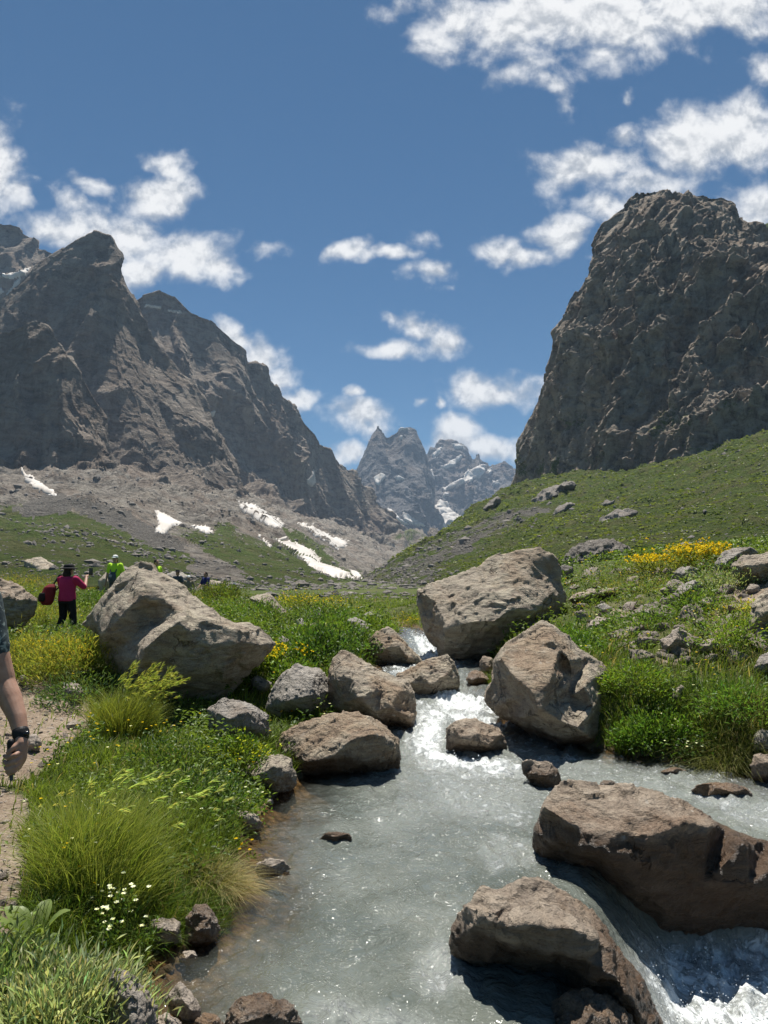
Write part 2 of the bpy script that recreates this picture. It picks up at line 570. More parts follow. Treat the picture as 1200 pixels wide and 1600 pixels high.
def snow(mtn, polys, lift):
    """snow lying on a mountain: the surface inside each outline, lifted, with a rim that closes it"""
    P, nv = GR[mtn.name]
    N = grid_normals(P)
    if N[nv // 2, :, 1].mean() > 0:
        N = -N
    nv_ = nv
    px, py = proj(P)
    wob = (fbm(P.reshape(-1, 3) / (lift * 9), 5, gain=.62) * 4).reshape(px.shape)
    wob2 = (fbm(P.reshape(-1, 3) / (lift * 9) + 40, 5, gain=.62) * 3).reshape(px.shape)
    for poly in polys:
        cx = (px[:-1, :-1] + px[1:, 1:]) / 2 + wob[1:, 1:] * .8
        cy = (py[:-1, :-1] + py[1:, 1:]) / 2 + wob2[1:, 1:] * .8
        ins = inpoly(cx, cy, poly)
        ins[nv_ - 1:] = False
        if ins.sum() < 3:
            print('no snow', poly[0]); continue
        idx = np.arange(px.size).reshape(px.shape)
        Q = np.stack([idx[:-1, :-1], idx[:-1, 1:], idx[1:, 1:], idx[1:, :-1]], -1)[ins]
        used, inv = np.unique(Q, return_inverse=True)
        inv = inv.reshape(Q.shape)
        # smooth the snow surface a little and lift it
        V0 = P.reshape(-1, 3)[used]
        NN = N.reshape(-1, 3)[used] * .6 + np.array([0, -.3, .4])
        e0 = np.concatenate([inv[:, [0, 1]], inv[:, [1, 2]], inv[:, [2, 3]], inv[:, [3, 0]]])
        k0 = np.sort(e0, 1); k0 = k0[:, 0] * len(V0) + k0[:, 1]
        u0, f0, c0 = np.unique(k0, return_index=True, return_counts=True)
        onrim = np.zeros(len(V0), bool); onrim[e0[f0[c0 == 1]].ravel()] = True
        V1 = V0 + NN * lift
        e = np.concatenate([inv[:, [0, 1]], inv[:, [1, 2]], inv[:, [2, 3]], inv[:, [3, 0]]])
        for _ in range(4):
            acc = np.zeros_like(V1); cnt = np.zeros(len(V1))
            np.add.at(acc, e[:, 0], V1[e[:, 1]]); np.add.at(cnt, e[:, 0], 1)
            np.add.at(acc, e[:, 1], V1[e[:, 0]]); np.add.at(cnt, e[:, 1], 1)
            V1 = V1 * .5 + acc / cnt[:, None] * .5
        V1[onrim] = V0[onrim] + NN[onrim] * lift * .12
        key = np.sort(e, 1)
        k = key[:, 0] * len(V1) + key[:, 1]
        uq, fi, ct = np.unique(k, return_index=True, return_counts=True)
        rim = e[fi[ct == 1]]
        n = len(V1)
        rimq = np.stack([rim[:, 1], rim[:, 0], rim[:, 0] + n, rim[:, 1] + n], -1)
        mesh_np('snow_patch', np.concatenate([V1, V0 - NN * lift * .5]), np.concatenate([inv, rimq]), MAT['snow'], parent=mtn)


def rows_from(cols):
    """cols: list of columns, each (foot .. crest) -> rows"""
    return [[c[k] for c in cols] for k in range(len(cols[0]))]


# ---- left range
# back peak at the far left
o = loft('mountain', rows_from([
    [(-330, 620, 1500), (-330, 420, 1650)], [(-150, 600, 1500), (-150, 372, 1650)], [(-40, 560, 1500), (-40, 352, 1640)], [(0, 540, 1500), (2, 346, 1640)], [(12, 530, 1500), (20, 347, 1640)],
    [(22, 520, 1500), (36, 354, 1640)], [(40, 510, 1500), (48, 374, 1640)], [(60, 500, 1500), (62, 388, 1640)], [(85, 500, 1500), (84, 394, 1640)], [(115, 500, 1500), (118, 402, 1650)]]),
    200, 120, MAT['mtn'], 14, 110, seed=1)
m_back = o
snow(o, [[(-20, 426), (22, 427), (48, 418), (40, 430), (28, 434), (0, 436), (-20, 438)], [(36, 428), (30, 444), (14, 466), (8, 470), (10, 458), (24, 438)], [(-20, 452), (2, 450), (8, 458), (-4, 462)]], 3)
# second mountain with the pyramid summit, falling away to the right
C2 = [[(150, 800, 1300), (150, 600, 1480), (150, 452, 1650)], [(205, 800, 1300), (205, 600, 1480), (206, 466, 1650)], [(222, 800, 1300), (225, 600, 1480), (222, 456, 1650)], [(245, 800, 1320), (250, 610, 1500), (249, 448, 1680)],
      [(270, 800, 1340), (275, 610, 1500), (276, 460, 1680)], [(295, 800, 1350), (296, 610, 1520), (300, 486, 1690)], [(320, 800, 1370), (320, 620, 1540), (328, 497, 1700)],
      [(340, 805, 1390), (340, 630, 1560), (350, 517, 1720)], [(360, 805, 1410), (362, 640, 1580), (372, 536, 1740)], [(375, 808, 1430), (378, 660, 1600), (384, 548, 1760)],
      [(390, 810, 1450), (392, 670, 1630), (388, 568, 1780)], [(410, 812, 1480), (405, 680, 1650), (413, 577, 1800)], [(425, 815, 1500), (420, 690, 1680), (427, 606, 1830)],
      [(445, 820, 1540), (445, 700, 1720), (446, 626, 1870)], [(470, 828, 1600), (468, 720, 1780), (472, 650, 1930)], [(490, 832, 1650), (488, 740, 1830), (491, 672, 1980)],
      [(505, 838, 1700), (505, 752, 1880), (503, 692, 2030)], [(525, 845, 1750), (525, 770, 1940), (522, 712, 2100)], [(550, 855, 1800), (548, 786, 2000), (543, 731, 2180)],
      [(572, 865, 1850), (570, 800, 2080), (563, 748, 2260)], [(595, 872, 1900), (590, 815, 2150), (578, 768, 2340)], [(625, 882, 1950), (615, 835, 2200), (602, 796, 2400)],
      [(650, 890, 2000), (640, 860, 2250), (628, 826, 2450)], [(680, 900, 2050), (670, 880, 2300), (660, 858, 2500)]]
C2 = [[f_, (m_[0] * .3 + f_[0] * .7, m_[1] * .3 + f_[1] * .7, f_[2] + 45), (c_[0], c_[1], f_[2] + 175)] for f_, m_, c_ in C2]
o = loft('mountain', rows_from(C2), 560, 300, MAT['mtn'], 26, 170, tv=[0, .28, 1], footd=(14, 240), seed=2, zs=.45,
         grass=lambda V, px, py: .55 * sstep(py, 790, 850) * sstep(fbm(V / 60), -.25, .25), rowamp=[.7, 1, .55])
m_two = o
snow(o, [[(228, 476), (250, 478), (252, 482), (228, 480)], [(262, 484), (284, 487), (284, 490), (262, 487)], [(294, 483), (325, 492), (326, 497), (296, 489)],
         [(318, 652), (332, 640), (336, 643), (326, 660), (320, 658)], [(478, 750), (486, 744), (490, 733), (494, 736), (492, 752), (490, 759), (480, 757)]], 3.5)
# first mountain, the tall rounded peak
C1 = [[(-330, 800, 930), (-330, 660, 1020), (-330, 600, 1150)], [(-120, 790, 930), (-120, 640, 1020), (-120, 540, 1150)], [(0, 780, 930), (0, 620, 1020), (-5, 474, 1150)], [(40, 775, 935), (40, 610, 1020), (30, 440, 1150)], [(70, 772, 940), (62, 600, 1030), (58, 412, 1150)],
      [(95, 770, 945), (84, 590, 1030), (84, 397, 1150)], [(110, 768, 950), (100, 580, 1030), (98, 389, 1150)], [(130, 765, 950), (122, 570, 1035), (122, 374, 1150)],
      [(150, 765, 950), (146, 560, 1035), (150, 362, 1150)], [(170, 765, 955), (165, 560, 1035), (171, 370, 1150)], [(190, 765, 960), (185, 570, 1040), (186, 394, 1150)],
      [(210, 765, 965), (200, 590, 1045), (195, 430, 1150)], [(230, 768, 970), (214, 610, 1045), (206, 462, 1150)], [(250, 770, 980), (232, 630, 1050), (222, 500, 1155)],
      [(275, 775, 990), (258, 650, 1060), (250, 545, 1160)], [(300, 780, 1000), (285, 680, 1070), (281, 586, 1170)], [(320, 786, 1010), (308, 705, 1080), (310, 621, 1180)],
      [(335, 790, 1020), (325, 725, 1090), (321, 652, 1190)], [(355, 796, 1040), (345, 745, 1110), (345, 688, 1210)], [(370, 800, 1060), (362, 765, 1130), (362, 728, 1230)], [(385, 806, 1080), (380, 785, 1150), (372, 765, 1250)]]
C1 = [[f_, (m_[0] * .25 + f_[0] * .75, m_[1] * .25 + f_[1] * .75, f_[2] + 25), (c_[0], c_[1], f_[2] + 150)] for f_, m_, c_ in C1]
o = loft('mountain', rows_from(C1), 560, 380, MAT['mtn'], 17, 120, tv=[0, .24, 1], footd=(22, 180), seed=3, zs=.42, rowamp=[.8, 1, .5])
m_one = o
# front buttress
CB = [[(-330, 760, 800), (-330, 560, 880)], [(-120, 755, 800), (-120, 545, 880)], [(-10, 752, 800), (-10, 525, 880)], [(30, 750, 800), (28, 509, 880)], [(60, 750, 805), (58, 501, 880)], [(80, 750, 805), (76, 511, 880)],
      [(95, 750, 810), (90, 531, 880)], [(110, 748, 810), (102, 556, 880)], [(122, 748, 815), (121, 576, 880)], [(138, 748, 815), (136, 601, 880)], [(152, 748, 820), (151, 626, 880)],
      [(165, 748, 820), (165, 652, 880)], [(174, 748, 820), (171, 690, 880)], [(182, 750, 820), (179, 726, 880)], [(196, 756, 825), (192, 745, 880)]]
CB = [[f_, (f_[0], f_[1] - 16, f_[2] - 5), (c_[0], c_[1], c_[2] - 30)] for f_, c_ in CB]
o = loft('mountain', rows_from(CB), 300, 260, MAT['mtn'], 9, 60, tv=[0, .15, 1], footd=(24, 70), seed=4, zs=.4, rowamp=[1, 1, .6])


# lower left slopes: rock slabs, scree and grass down to the valley floor
def g_left(V, px, py):
    px = px + 16 * fbm(V / 45, 4); py = py + 8 * fbm(V / 45 + 20, 4)
    line = np.interp(px, [-300, 0, 60, 110, 200, 260, 330, 420, 500, 560, 700], [760, 796, 788, 800, 818, 832, 828, 845, 868, 895, 920])
    g = sstep(py, line - 30, line + 26) * .92
    cone = inpoly(px, py, [(20, 800), (80, 765), (110, 770), (200, 800), (270, 840), (290, 862), (240, 855), (150, 815), (110, 790), (60, 815)])
    trail = inpoly(px, py, [(170, 790), (215, 800), (300, 850), (330, 866), (372, 888), (410, 906), (405, 910), (330, 900), (290, 885), (300, 868), (268, 858), (230, 830)])
    patch = inpoly(px, py, [(335, 815), (370, 818), (376, 828), (340, 828)]) | inpoly(px, py, [(440, 820), (500, 850), (540, 885), (500, 880), (450, 850)])
    return np.clip(g - .75 * cone - .8 * trail + .6 * patch + .24 * fbm(V / 32, 4), 0, 1)


def s_left(V, px, py):
    px = px + 16 * fbm(V / 45, 4); py = py + 8 * fbm(V / 45 + 20, 4)
    cone = inpoly(px, py, [(20, 800), (80, 765), (110, 770), (200, 800), (270, 840), (290, 862), (240, 855), (150, 815), (110, 790), (60, 815)])
    line = np.interp(px, [-300, 0, 60, 110, 200, 260, 330, 420, 500, 560, 700], [770, 790, 770, 772, 800, 825, 825, 845, 870, 900, 930])
    return np.clip(.8 * cone + .4 * sstep(py, line - 6, line + 10), 0, 1)


CS = []
for px_, foot, mid_, top, yf, ym, yt in [
        (-420, 912, 830, 740, 60, 300, 830), (-200, 912, 835, 745, 62, 300, 830), (0, 912, 840, 730, 66, 300, 830), (60, 912, 838, 735, 70, 310, 830), (120, 912, 838, 735, 75, 320, 835), (180, 912, 845, 738, 80, 340, 840),
        (240, 912, 850, 748, 85, 360, 880), (300, 912, 856, 768, 95, 400, 950), (350, 912, 860, 768, 105, 430, 1020), (400, 912, 868, 780, 120, 480, 1200),
        (450, 913, 876, 796, 140, 540, 1400), (500, 914, 886, 812, 170, 620, 1550), (545, 914, 894, 830, 200, 720, 1700), (590, 914, 900, 850, 240, 850, 1800), (640, 914, 905, 868, 280, 1000, 1900), (700, 915, 908, 890, 320, 1100, 2000)]:
    CS.append([(px_, foot + 8, yf), (px_, mid_, ym), (px_, top, yt)])
o = loft('hillside', rows_from(CS), 620, 240, MAT['slope'], 11, 75, tv=[0, .45, 1], seed=5, zs=.7, grass=g_left, scree=s_left, rowamp=[.05, .35, .75], back=.05)
h_left = o
snow(o, [[(33, 733), (60, 752), (88, 772), (84, 776), (55, 764), (40, 752)], [(242, 794), (262, 806), (288, 820), (270, 822), (258, 835), (242, 833), (248, 815)],
         [(298, 820), (318, 822), (332, 830), (326, 835), (310, 830)], [(370, 784), (395, 788), (420, 802), (444, 818), (440, 826), (410, 816), (385, 803)],
         [(430, 843), (462, 848), (490, 862), (505, 880), (535, 893), (558, 906), (520, 902), (490, 888), (462, 868)], [(464, 816), (490, 824), (520, 838), (545, 846), (540, 854), (528, 858), (505, 843), (480, 828)],
         [(400, 835), (412, 842), (428, 855), (422, 856)], [(533, 818), (558, 821), (562, 826), (545, 824)], [(432, 838), (446, 840), (446, 843), (434, 842)], [(544, 890), (562, 899), (566, 906), (552, 900)],
         [(641, 842), (650, 846), (660, 852), (652, 858), (643, 852)]], 1.6)

# ---- far peaks closing the valley
P1 = [[(470, 880, 3300), (470, 800, 3900)], [(520, 880, 3300), (525, 765, 3900)], [(540, 880, 3300), (551, 738, 3900)], [(552, 880, 3300), (561, 716, 3900)], [(562, 880, 3300), (571, 692, 3900)], [(572, 880, 3300), (579, 674, 3900)], [(582, 880, 3300), (590, 662, 3900)],
      [(592, 880, 3300), (600, 669, 3900)], [(600, 880, 3320), (606, 681, 3900)], [(606, 880, 3330), (613, 676, 3920)], [(618, 880, 3340), (626, 670, 3940)], [(634, 880, 3350), (641, 668, 3950)], [(645, 880, 3350), (649, 673, 3950)],
      [(655, 880, 3350), (656, 690, 3950)], [(665, 880, 3360), (665, 712, 3950)], [(675, 880, 3370), (672, 735, 3950)], [(690, 880, 3380), (675, 765, 3950)], [(690, 880, 3400), (677, 795, 3950)], [(700, 880, 3400), (684, 835, 3950)]]
P2 = [[(560, 880, 3900), (600, 780, 4700)], [(620, 880, 3900), (640, 745, 4700)], [(650, 870, 3900), (661, 720, 4700)], [(665, 870, 3900), (673, 700, 4700)], [(680, 870, 3900), (690, 692, 4700)], [(700, 870, 3900), (711, 693, 4700)], [(715, 870, 3900), (726, 700, 4700)],
      [(730, 870, 3900), (739, 716, 4700)], [(738, 870, 3900), (746, 706, 4700)], [(748, 870, 3900), (756, 715, 4700)], [(760, 870, 3900), (766, 728, 4700)], [(772, 870, 3900), (776, 724, 4700)], [(785, 870, 3900), (787, 722, 4700)], [(800, 870, 3900), (798, 732, 4700)],
      [(830, 870, 3900), (830, 750, 4700)], [(900, 870, 3900), (900, 770, 4700)]]
o = loft('mountain', rows_from(P2), 380, 240, MAT['peak'], 52, 300, seed=8, zs=.5, rowamp=[1, .42], fine=1.5, sub=110)
snow(o, [[(688, 728), (700, 725), (710, 718), (719, 710), (720, 716), (712, 728), (700, 733), (688, 731)], [(690, 762), (712, 756), (725, 748), (730, 738), (745, 730), (758, 725), (756, 738), (745, 748), (728, 755), (708, 763), (692, 768)],
         [(676, 712), (688, 700), (692, 695), (690, 708), (680, 716)], [(705, 694), (722, 697), (726, 703), (710, 700)], [(768, 752), (780, 752), (783, 758), (772, 758)], [(672, 732), (677, 735), (680, 748), (676, 749)],
         [(668, 818), (676, 800), (680, 790), (688, 782), (700, 786), (704, 798), (720, 810), (716, 822), (700, 832), (685, 828)], [(760, 735), (768, 730), (770, 738), (762, 742)], [(690, 772), (700, 770), (702, 775), (692, 778)]], 12)
o = loft('mountain', rows_from(P1), 420, 260, MAT['peak'], 44, 270, seed=7, zs=.45, rowamp=[1, .3], fine=1.4, sub=120)
snow(o, [[(584, 746), (596, 740), (604, 745), (596, 752), (591, 758), (586, 752)], [(616, 746), (630, 745), (632, 750), (620, 752)], [(624, 670), (634, 667), (640, 671), (628, 673)], [(626, 682), (631, 681), (630, 686), (626, 686)],
         [(604, 795), (612, 797), (625, 810), (640, 818), (636, 820), (620, 816), (606, 806)], [(572, 687), (576, 684), (576, 690), (572, 692)], [(630, 800), (655, 815), (665, 822), (650, 822), (632, 812)]], 10)
# rocky knolls in front of them on the valley floor
o = loft('hillside', rows_from([[(480, 915, 1500), (480, 885, 1750)], [(540, 915, 1500), (545, 865, 1750)], [(580, 915, 1500), (585, 842, 1800)], [(610, 915, 1500), (615, 830, 1850)], [(640, 915, 1500), (640, 832, 1900)], [(665, 915, 1550), (668, 838, 1950)],
                                [(690, 915, 1600), (692, 832, 2050)], [(715, 915, 1600), (716, 830, 2100)], [(760, 915, 1600), (760, 850, 2100)], [(820, 915, 1600), (820, 880, 2100)]]), 240, 90, MAT['slope'], 26, 120, seed=11, zs=.6,
         grass=lambda V, px, py: np.clip(.22 + .5 * fbm(V / 90, 3), 0, 1), rowamp=[.3, .8])


# ---- right cliff and the green slope under it
RC = []
for crest, foot in [((792, 772, 640), (792, 790, 640)), ((800, 755, 635), (802, 785, 630)), ((807, 738, 630), (808, 782, 620)), ((808, 715, 625), (813, 780, 612)), ((806, 690, 622), (820, 778, 605)), ((815, 668, 618), (828, 774, 600)), ((826, 643, 612), (836, 772, 594)),
                    ((840, 614, 606), (846, 768, 588)), ((846, 598, 602), (852, 766, 584)), ((850, 570, 600), (860, 763, 578)), ((860, 544, 596), (868, 760, 572)), ((863, 520, 594), (876, 758, 566)), ((876, 499, 592), (884, 756, 562)), ((890, 479, 588), (893, 754, 556)),
                    ((905, 455, 584), (902, 756, 550)), ((916, 438, 580), (912, 760, 545)), ((926, 412, 578), (922, 764, 540)), ((930, 390, 577), (932, 766, 534)), ((928, 370, 576), (940, 766, 530)), ((944, 351, 573), (952, 764, 524)), ((957, 339, 570), (964, 760, 518)),
                    ((976, 320, 568), (980, 755, 512)), ((986, 307, 566), (992, 750, 508)), ((996, 299, 565), (1004, 745, 503)), ((1011, 296, 564), (1020, 740, 498)), ((1032, 300, 562), (1040, 732, 490)), ((1060, 304, 560), (1066, 724, 482)), ((1082, 308, 558), (1088, 718, 476)),
                    ((1100, 303, 556), (1106, 712, 470)), ((1130, 308, 554), (1132, 704, 464)), ((1145, 315, 552), (1148, 700, 460)), ((1151, 335, 550), (1156, 697, 458)), ((1166, 350, 548), (1170, 692, 455)), ((1182, 362, 546), (1186, 685, 452)),
                    ((1202, 371, 544), (1206, 678, 448)), ((1300, 395, 540), (1300, 650, 440)), ((1450, 420, 530), (1450, 610, 425)), ((1700, 460, 520), (1700, 560, 410))]:
    crest = (crest[0] + 9 * math.exp(-((crest[1] - 590) / 110) ** 2) * (crest[0] < 960), crest[1], crest[2] + 14 * min(1, max(0, (crest[0] - 800) / 120)))
    foot = (foot[0], foot[1] + 16 * min(1, max(0, (foot[0] - 850) / 60)), foot[2] - 55 * min(1, max(0, (foot[0] - 840) / 80)))
    mid_ = (crest[0] * .42 + foot[0] * .58, crest[1] * .42 + foot[1] * .58, crest[2] * .30 + foot[2] * .70 + 4)
    up_ = (crest[0] * .8 + foot[0] * .2, crest[1] * .8 + foot[1] * .2, crest[2] * .62 + foot[2] * .38)
    RC.append([foot, mid_, up_, crest])
o = loft('cliff', rows_from(RC), 680, 520, MAT['cliff'], 15, 52, tv=[0, .42, .8, 1], seed=21, zs=.55, rowamp=[.8, 1, .9, .42], back=.3, rg=.55, fine=1.7, sub=17, grass=lambda V, px, py: np.clip(.30 + .5 * fbm(V / 30, 4), 0, .62) * sstep(py, 380, 760), elong=(.45, -.1, .88, .6), colamp=([0, .06, .25, .45, 1], [.15, .34, .75, 1, 1]))
o = loft('hill', rows_from([[(1100, 500, 800), (1100, 420, 900)], [(1170, 500, 800), (1170, 372, 900)], [(1190, 500, 800), (1190, 355, 900)], [(1210, 500, 800), (1210, 345, 900)], [(1300, 500, 800), (1300, 310, 900)], [(1500, 500, 800), (1500, 290, 900)]]), 60, 60, MAT['slope'], 6, 70, seed=23,
         grass=lambda V, px, py: np.full(len(V), .8))


def g_right(V, px, py):
    px = px + 22 * fbm(V / 30, 4); py = py + 12 * fbm(V / 30 + 20, 4)
    g = np.full(len(V), .92)
    sc = inpoly(px, py, [(560, 925), (560, 900), (640, 868), (700, 840), (780, 800), (830, 785), (860, 792), (800, 820), (740, 850), (700, 872), (660, 915)])
    sc2 = inpoly(px, py, [(700, 860), (790, 810), (870, 785), (880, 792), (800, 832), (730, 872)])
    n = fbm(V / 14, 4)
    g = g - .36 * sc - .2 * sc2 + .28 * n
    return np.clip(g, 0, 1)


def s_right(V, px, py):
    px = px + 22 * fbm(V / 30, 4); py = py + 12 * fbm(V / 30 + 20, 4)
    sc = inpoly(px, py, [(560, 925), (560, 900), (640, 868), (700, 840), (780, 800), (860, 780), (900, 770), (860, 800), (800, 830), (740, 860), (700, 880), (660, 920)])
    return np.clip(.75 * sc + .1, 0, 1)


HR = []
for foot, m1, m2, top in [((520, 926, 300), (545, 918, 360), (560, 914, 400), (572, 908, 430)), ((560, 926, 200), (585, 905, 300), (605, 890, 370), (622, 872, 420)), ((600, 928, 140), (630, 900, 250), (655, 872, 350), (680, 838, 440)),
                          ((640, 930, 100), (670, 895, 210), (705, 852, 340), (742, 796, 470)), ((690, 932, 80), (715, 890, 190), (755, 835, 340), (800, 755, 520)), ((760, 934, 66), (790, 880, 170), (825, 815, 320), (862, 742, 540)),
                          ((830, 934, 56), (855, 872, 150), (890, 800, 300), (925, 735, 530)), ((900, 932, 50), (930, 866, 135), (960, 790, 280), (992, 732, 500)), ((980, 930, 46), (1010, 862, 125), (1035, 780, 265), (1060, 712, 475)),
                          ((1060, 928, 43), (1085, 856, 118), (1105, 765, 255), (1128, 690, 458)), ((1140, 926, 41), (1160, 850, 112), (1175, 752, 245), (1192, 664, 445)), ((1230, 924, 40), (1245, 842, 108), (1255, 738, 238), (1265, 640, 440)),
                          ((1450, 920, 38), (1450, 820, 102), (1450, 705, 225), (1450, 590, 420)), ((1750, 915, 36), (1750, 790, 98), (1750, 665, 212), (1750, 540, 400))]:
    HR.append([(foot[0], foot[1] + 25, foot[2]), m1, m2, top])
o = loft('hillside', rows_from(HR), 640, 360, MAT['slope'], 2.0, 26, tv=[0, .36, .68, 1], seed=25, zs=.8, grass=g_right, scree=s_right, rowamp=[.15, .5, .8, 1.2], back=.12, warp=.3)
h_right = o

# ------------------------------------------------------------------ the stream and the ground beside it
def water_y(Y):
    return np.interp(Y, [0, 7.6, 9.2, 11.0, 13.0, 17, 23, 40], [0, 0, .10, .24, .34, .40, .45, .5])


def hit_water(px, py):
    Y = 5.0
    dx, dy, dz = ray(px, py)
    for _ in range(40):
        Y = .5 * Y + .5 * min(60, (water_y(Y) - CAMZ) / dz * dy)
    return float(dx / dy * Y), float(Y)


L_EDGE = [(200, 1640), (215, 1560), (240, 1500), (290, 1470), (335, 1430), (372, 1360), (380, 1300), (410, 1260), (440, 1235), (475, 1210), (500, 1190), (530, 1160), (560, 1130), (590, 1090), (560, 1060), (590, 1040), (600, 1015), (605, 1000), (618, 988)]
R_EDGE = [(660, 985), (690, 1000), (712, 1020), (760, 1030), (780, 1060), (800, 1100), (860, 1150), (945, 1172), (1010, 1182), (1080, 1186), (1140, 1200), (1190, 1214), (1260, 1212), (1400, 1225)]
lp = [hit_water(*p) for p in L_EDGE]
rp = [hit_water(*p) for p in R_EDGE]
STREAM = [(-1.0, -8.0), (-1.2, 2.0)] + lp + [(lp[-1][0] - .1, 25.0), (lp[-1][0] + .45, 25.0)] + rp + [(11.0, 7.4), (11.0, -8.0)]
SPOLY = np.array(STREAM)


def sdist(x, y):
    """signed distance to the water's edge, negative in the water; and the side (-1 left, 1 right)"""
    A = SPOLY
    B = np.roll(SPOLY, -1, 0)
    P = np.stack([x, y], -1)
    best = np.full(len(x), 1e9)
    for a, b in zip(A, B):
        ab = b - a
        t = np.clip(((P - a) @ ab) / (ab @ ab), 0, 1)
        d = np.hypot(P[:, 0] - a[0] - t * ab[0], P[:, 1] - a[1] - t * ab[1])
        best = np.minimum(best, d)
    ins = inpoly(x, y, STREAM)
    return np.where(ins, -best, best)


DROP_P = np.array([1.10, 4.42])
DROP_F = np.array([.94, -.34])


def water_z(x, y):
    s = (x - DROP_P[0]) * DROP_F[0] + (y - DROP_P[1]) * DROP_F[1]
    side = sstep(y - .1 * (x - 1.2), 5.25, 4.8)
    return water_y(y) - .55 * sstep(s, -.05, .62) * side


def ground_z(x, y):
    x = np.asarray(x, float); y = np.asarray(y, float)
    d = sdist(x, y)
    xc = np.interp(y, [-10, 4, 8, 12, 16, 25, 60, 200], [1, 1, 1.0, .6, .8, .8, 4, 10])
    right = sstep(x - xc, -.6, .9)
    dp = np.maximum(d, 0)
    wl = water_y(y)
    yy_ = np.clip(y, 0, 30)
    zl = wl * .6 + .22 * sstep(dp, 0, .6) + .035 * np.minimum(dp, 6) - .30 * np.exp(-((x + 2.0) / 1.3) ** 2 - ((y - 9.0) / 1.3) ** 2) + .014 * (yy_ - 4) + .14 * np.maximum(-x - 8.5, 0).clip(0, 12) + .03 * sstep(y, 18, 24) * sstep(-x, 1.5, 7.5)
    zl = zl - .34 * np.exp(-((x + 7.2) / 1.6) ** 2 - ((y - 16.0) / 2.2) ** 2)
    zr = wl + .40 * sstep(dp, 0, .4) + .29 * np.minimum(dp, 5.2) + .10 * np.clip(dp - 5.2, 0, 20)
    zn = zl * (1 - right) + zr * right
    zf = np.interp(y, [-10, 20, 30, 60, 200, 600, 1500, 3500], [.3, .45, .52, .78, 1.1, 4.5, 16, 30]) + np.clip(np.abs(x) - 30, 0, 400) * .004
    k = sstep(y, 24, 36)
    side_f = sstep(np.abs(x), 25, 45)
    z = zn * (1 - k) + zf * k
    z = z * (1 - side_f) + (zf + 1.2) * side_f
    z = z - 2.2 * sstep(y, 60, 80) * sstep(x, 12, 30)
    p = np.stack([x, y, np.zeros_like(x)], -1)
    amp = sstep(dp, .0, .8)
    z = z + amp * (.10 * fbm(p * .55, 3) + .03 * fbm(p * 2.3, 3))
    # the bed under the water
    shal = np.interp(d, [-1.6, -.9, -.3, -.06, 0], [-.42, -.30, -.13, -.04, -.0])
    bed = water_z(x, y) + shal + .035 * fbm(p * 3, 3) * sstep(-d, 0, .3)
    return np.where(d < 0, bed, z)


def warp_axis(lo, hi, n, fine, centre=0.0):
    """coordinates dense round a centre, coarse far away"""
    def side(L, m):
        k = np.linspace(0, 1, m)
        lo_, hi_ = .01, 30.0
        for _ in range(60):
            b = .5 * (lo_ + hi_)
            s = L / np.sinh(b)
            if s * np.sinh(b / (m - 1)) > fine:
                lo_ = b
            else:
                hi_ = b
        return np.sinh(b * k) * L / np.sinh(b)
    nn = int(n * .5)
    return np.concatenate([centre - side(centre - lo, nn)[::-1], (centre + side(hi - centre, nn))[1:]])


gx = warp_axis(-2200, 2200, 560, .035, .3)
gy = warp_axis(-60, 3800, 700, .035, 4.0)
GXm, GYm = np.meshgrid(gx, gy)
gz = ground_z(GXm.ravel(), GYm.ravel())
GZm = gz.reshape(GXm.shape)


def gz_at(x, y):
    """fast bilinear look-up of the ground sheet"""
    x = np.atleast_1d(np.asarray(x, float)); y = np.atleast_1d(np.asarray(y, float))
    i = np.clip(np.searchsorted(gx, x) - 1, 0, len(gx) - 2)
    j = np.clip(np.searchsorted(gy, y) - 1, 0, len(gy) - 2)
    fx = (x - gx[i]) / (gx[i + 1] - gx[i]); fy = (y - gy[j]) / (gy[j + 1] - gy[j])
    return (GZm[j, i] * (1 - fx) + GZm[j, i + 1] * fx) * (1 - fy) + (GZm[j + 1, i] * (1 - fx) + GZm[j + 1, i + 1] * fx) * fy


def hit_ground(px, py, water=False):
    dx, dy, dz = ray(px, py)
    Y = np.exp(np.linspace(math.log(2.2), math.log(300), 1500))
    X = dx / dy * Y
    Z = CAMZ + dz / dy * Y
    G = gz_at(X, Y)
    if water:
        d = sdist(X, Y)
        G = np.where(d < 0, np.maximum(G, water_z(X, Y)), G)
    k = np.argmax(Z < G)
    if Z[k] >= G[k]:
        k = len(Y) - 1
    return np.array([X[k], Y[k], G[k]])


BARE = [[(-500, 1215), (0, 1225), (38, 1250), (48, 1330), (34, 1420), (50, 1470), (0, 1500), (-500, 1520)], [(20, 1060), (60, 1050), (100, 1085), (150, 1100), (150, 1130), (115, 1160), (60, 1210), (30, 1225), (-300, 1225), (-300, 1080)],
        [(1150, 905), (1215, 915), (1260, 990), (1180, 985), (1125, 975), (1120, 945)], [(930, 950), (1010, 945), (1040, 955), (990, 968), (940, 975)], [(1040, 1015), (1080, 1020), (1060, 1035), (1020, 1035)], [(1100, 960), (1160, 965), (1170, 985), (1120, 990)],
        [(240, 1480), (330, 1430), (345, 1455), (300, 1500), (240, 1520)]]


def bareness(P):
    px, py = proj(P)
    q = P.copy(); q[:, 2] = 0
    px = px + 14 * fbm(q * 1.7, 3); py = py + 10 * fbm(q * 1.7 + 30, 3)
    b = np.zeros(len(P))
    for poly in BARE:
        b = np.maximum(b, inpoly(px, py, poly).astype(float))
    b[(P[:, 1] < 1.5)] = 0
    return b


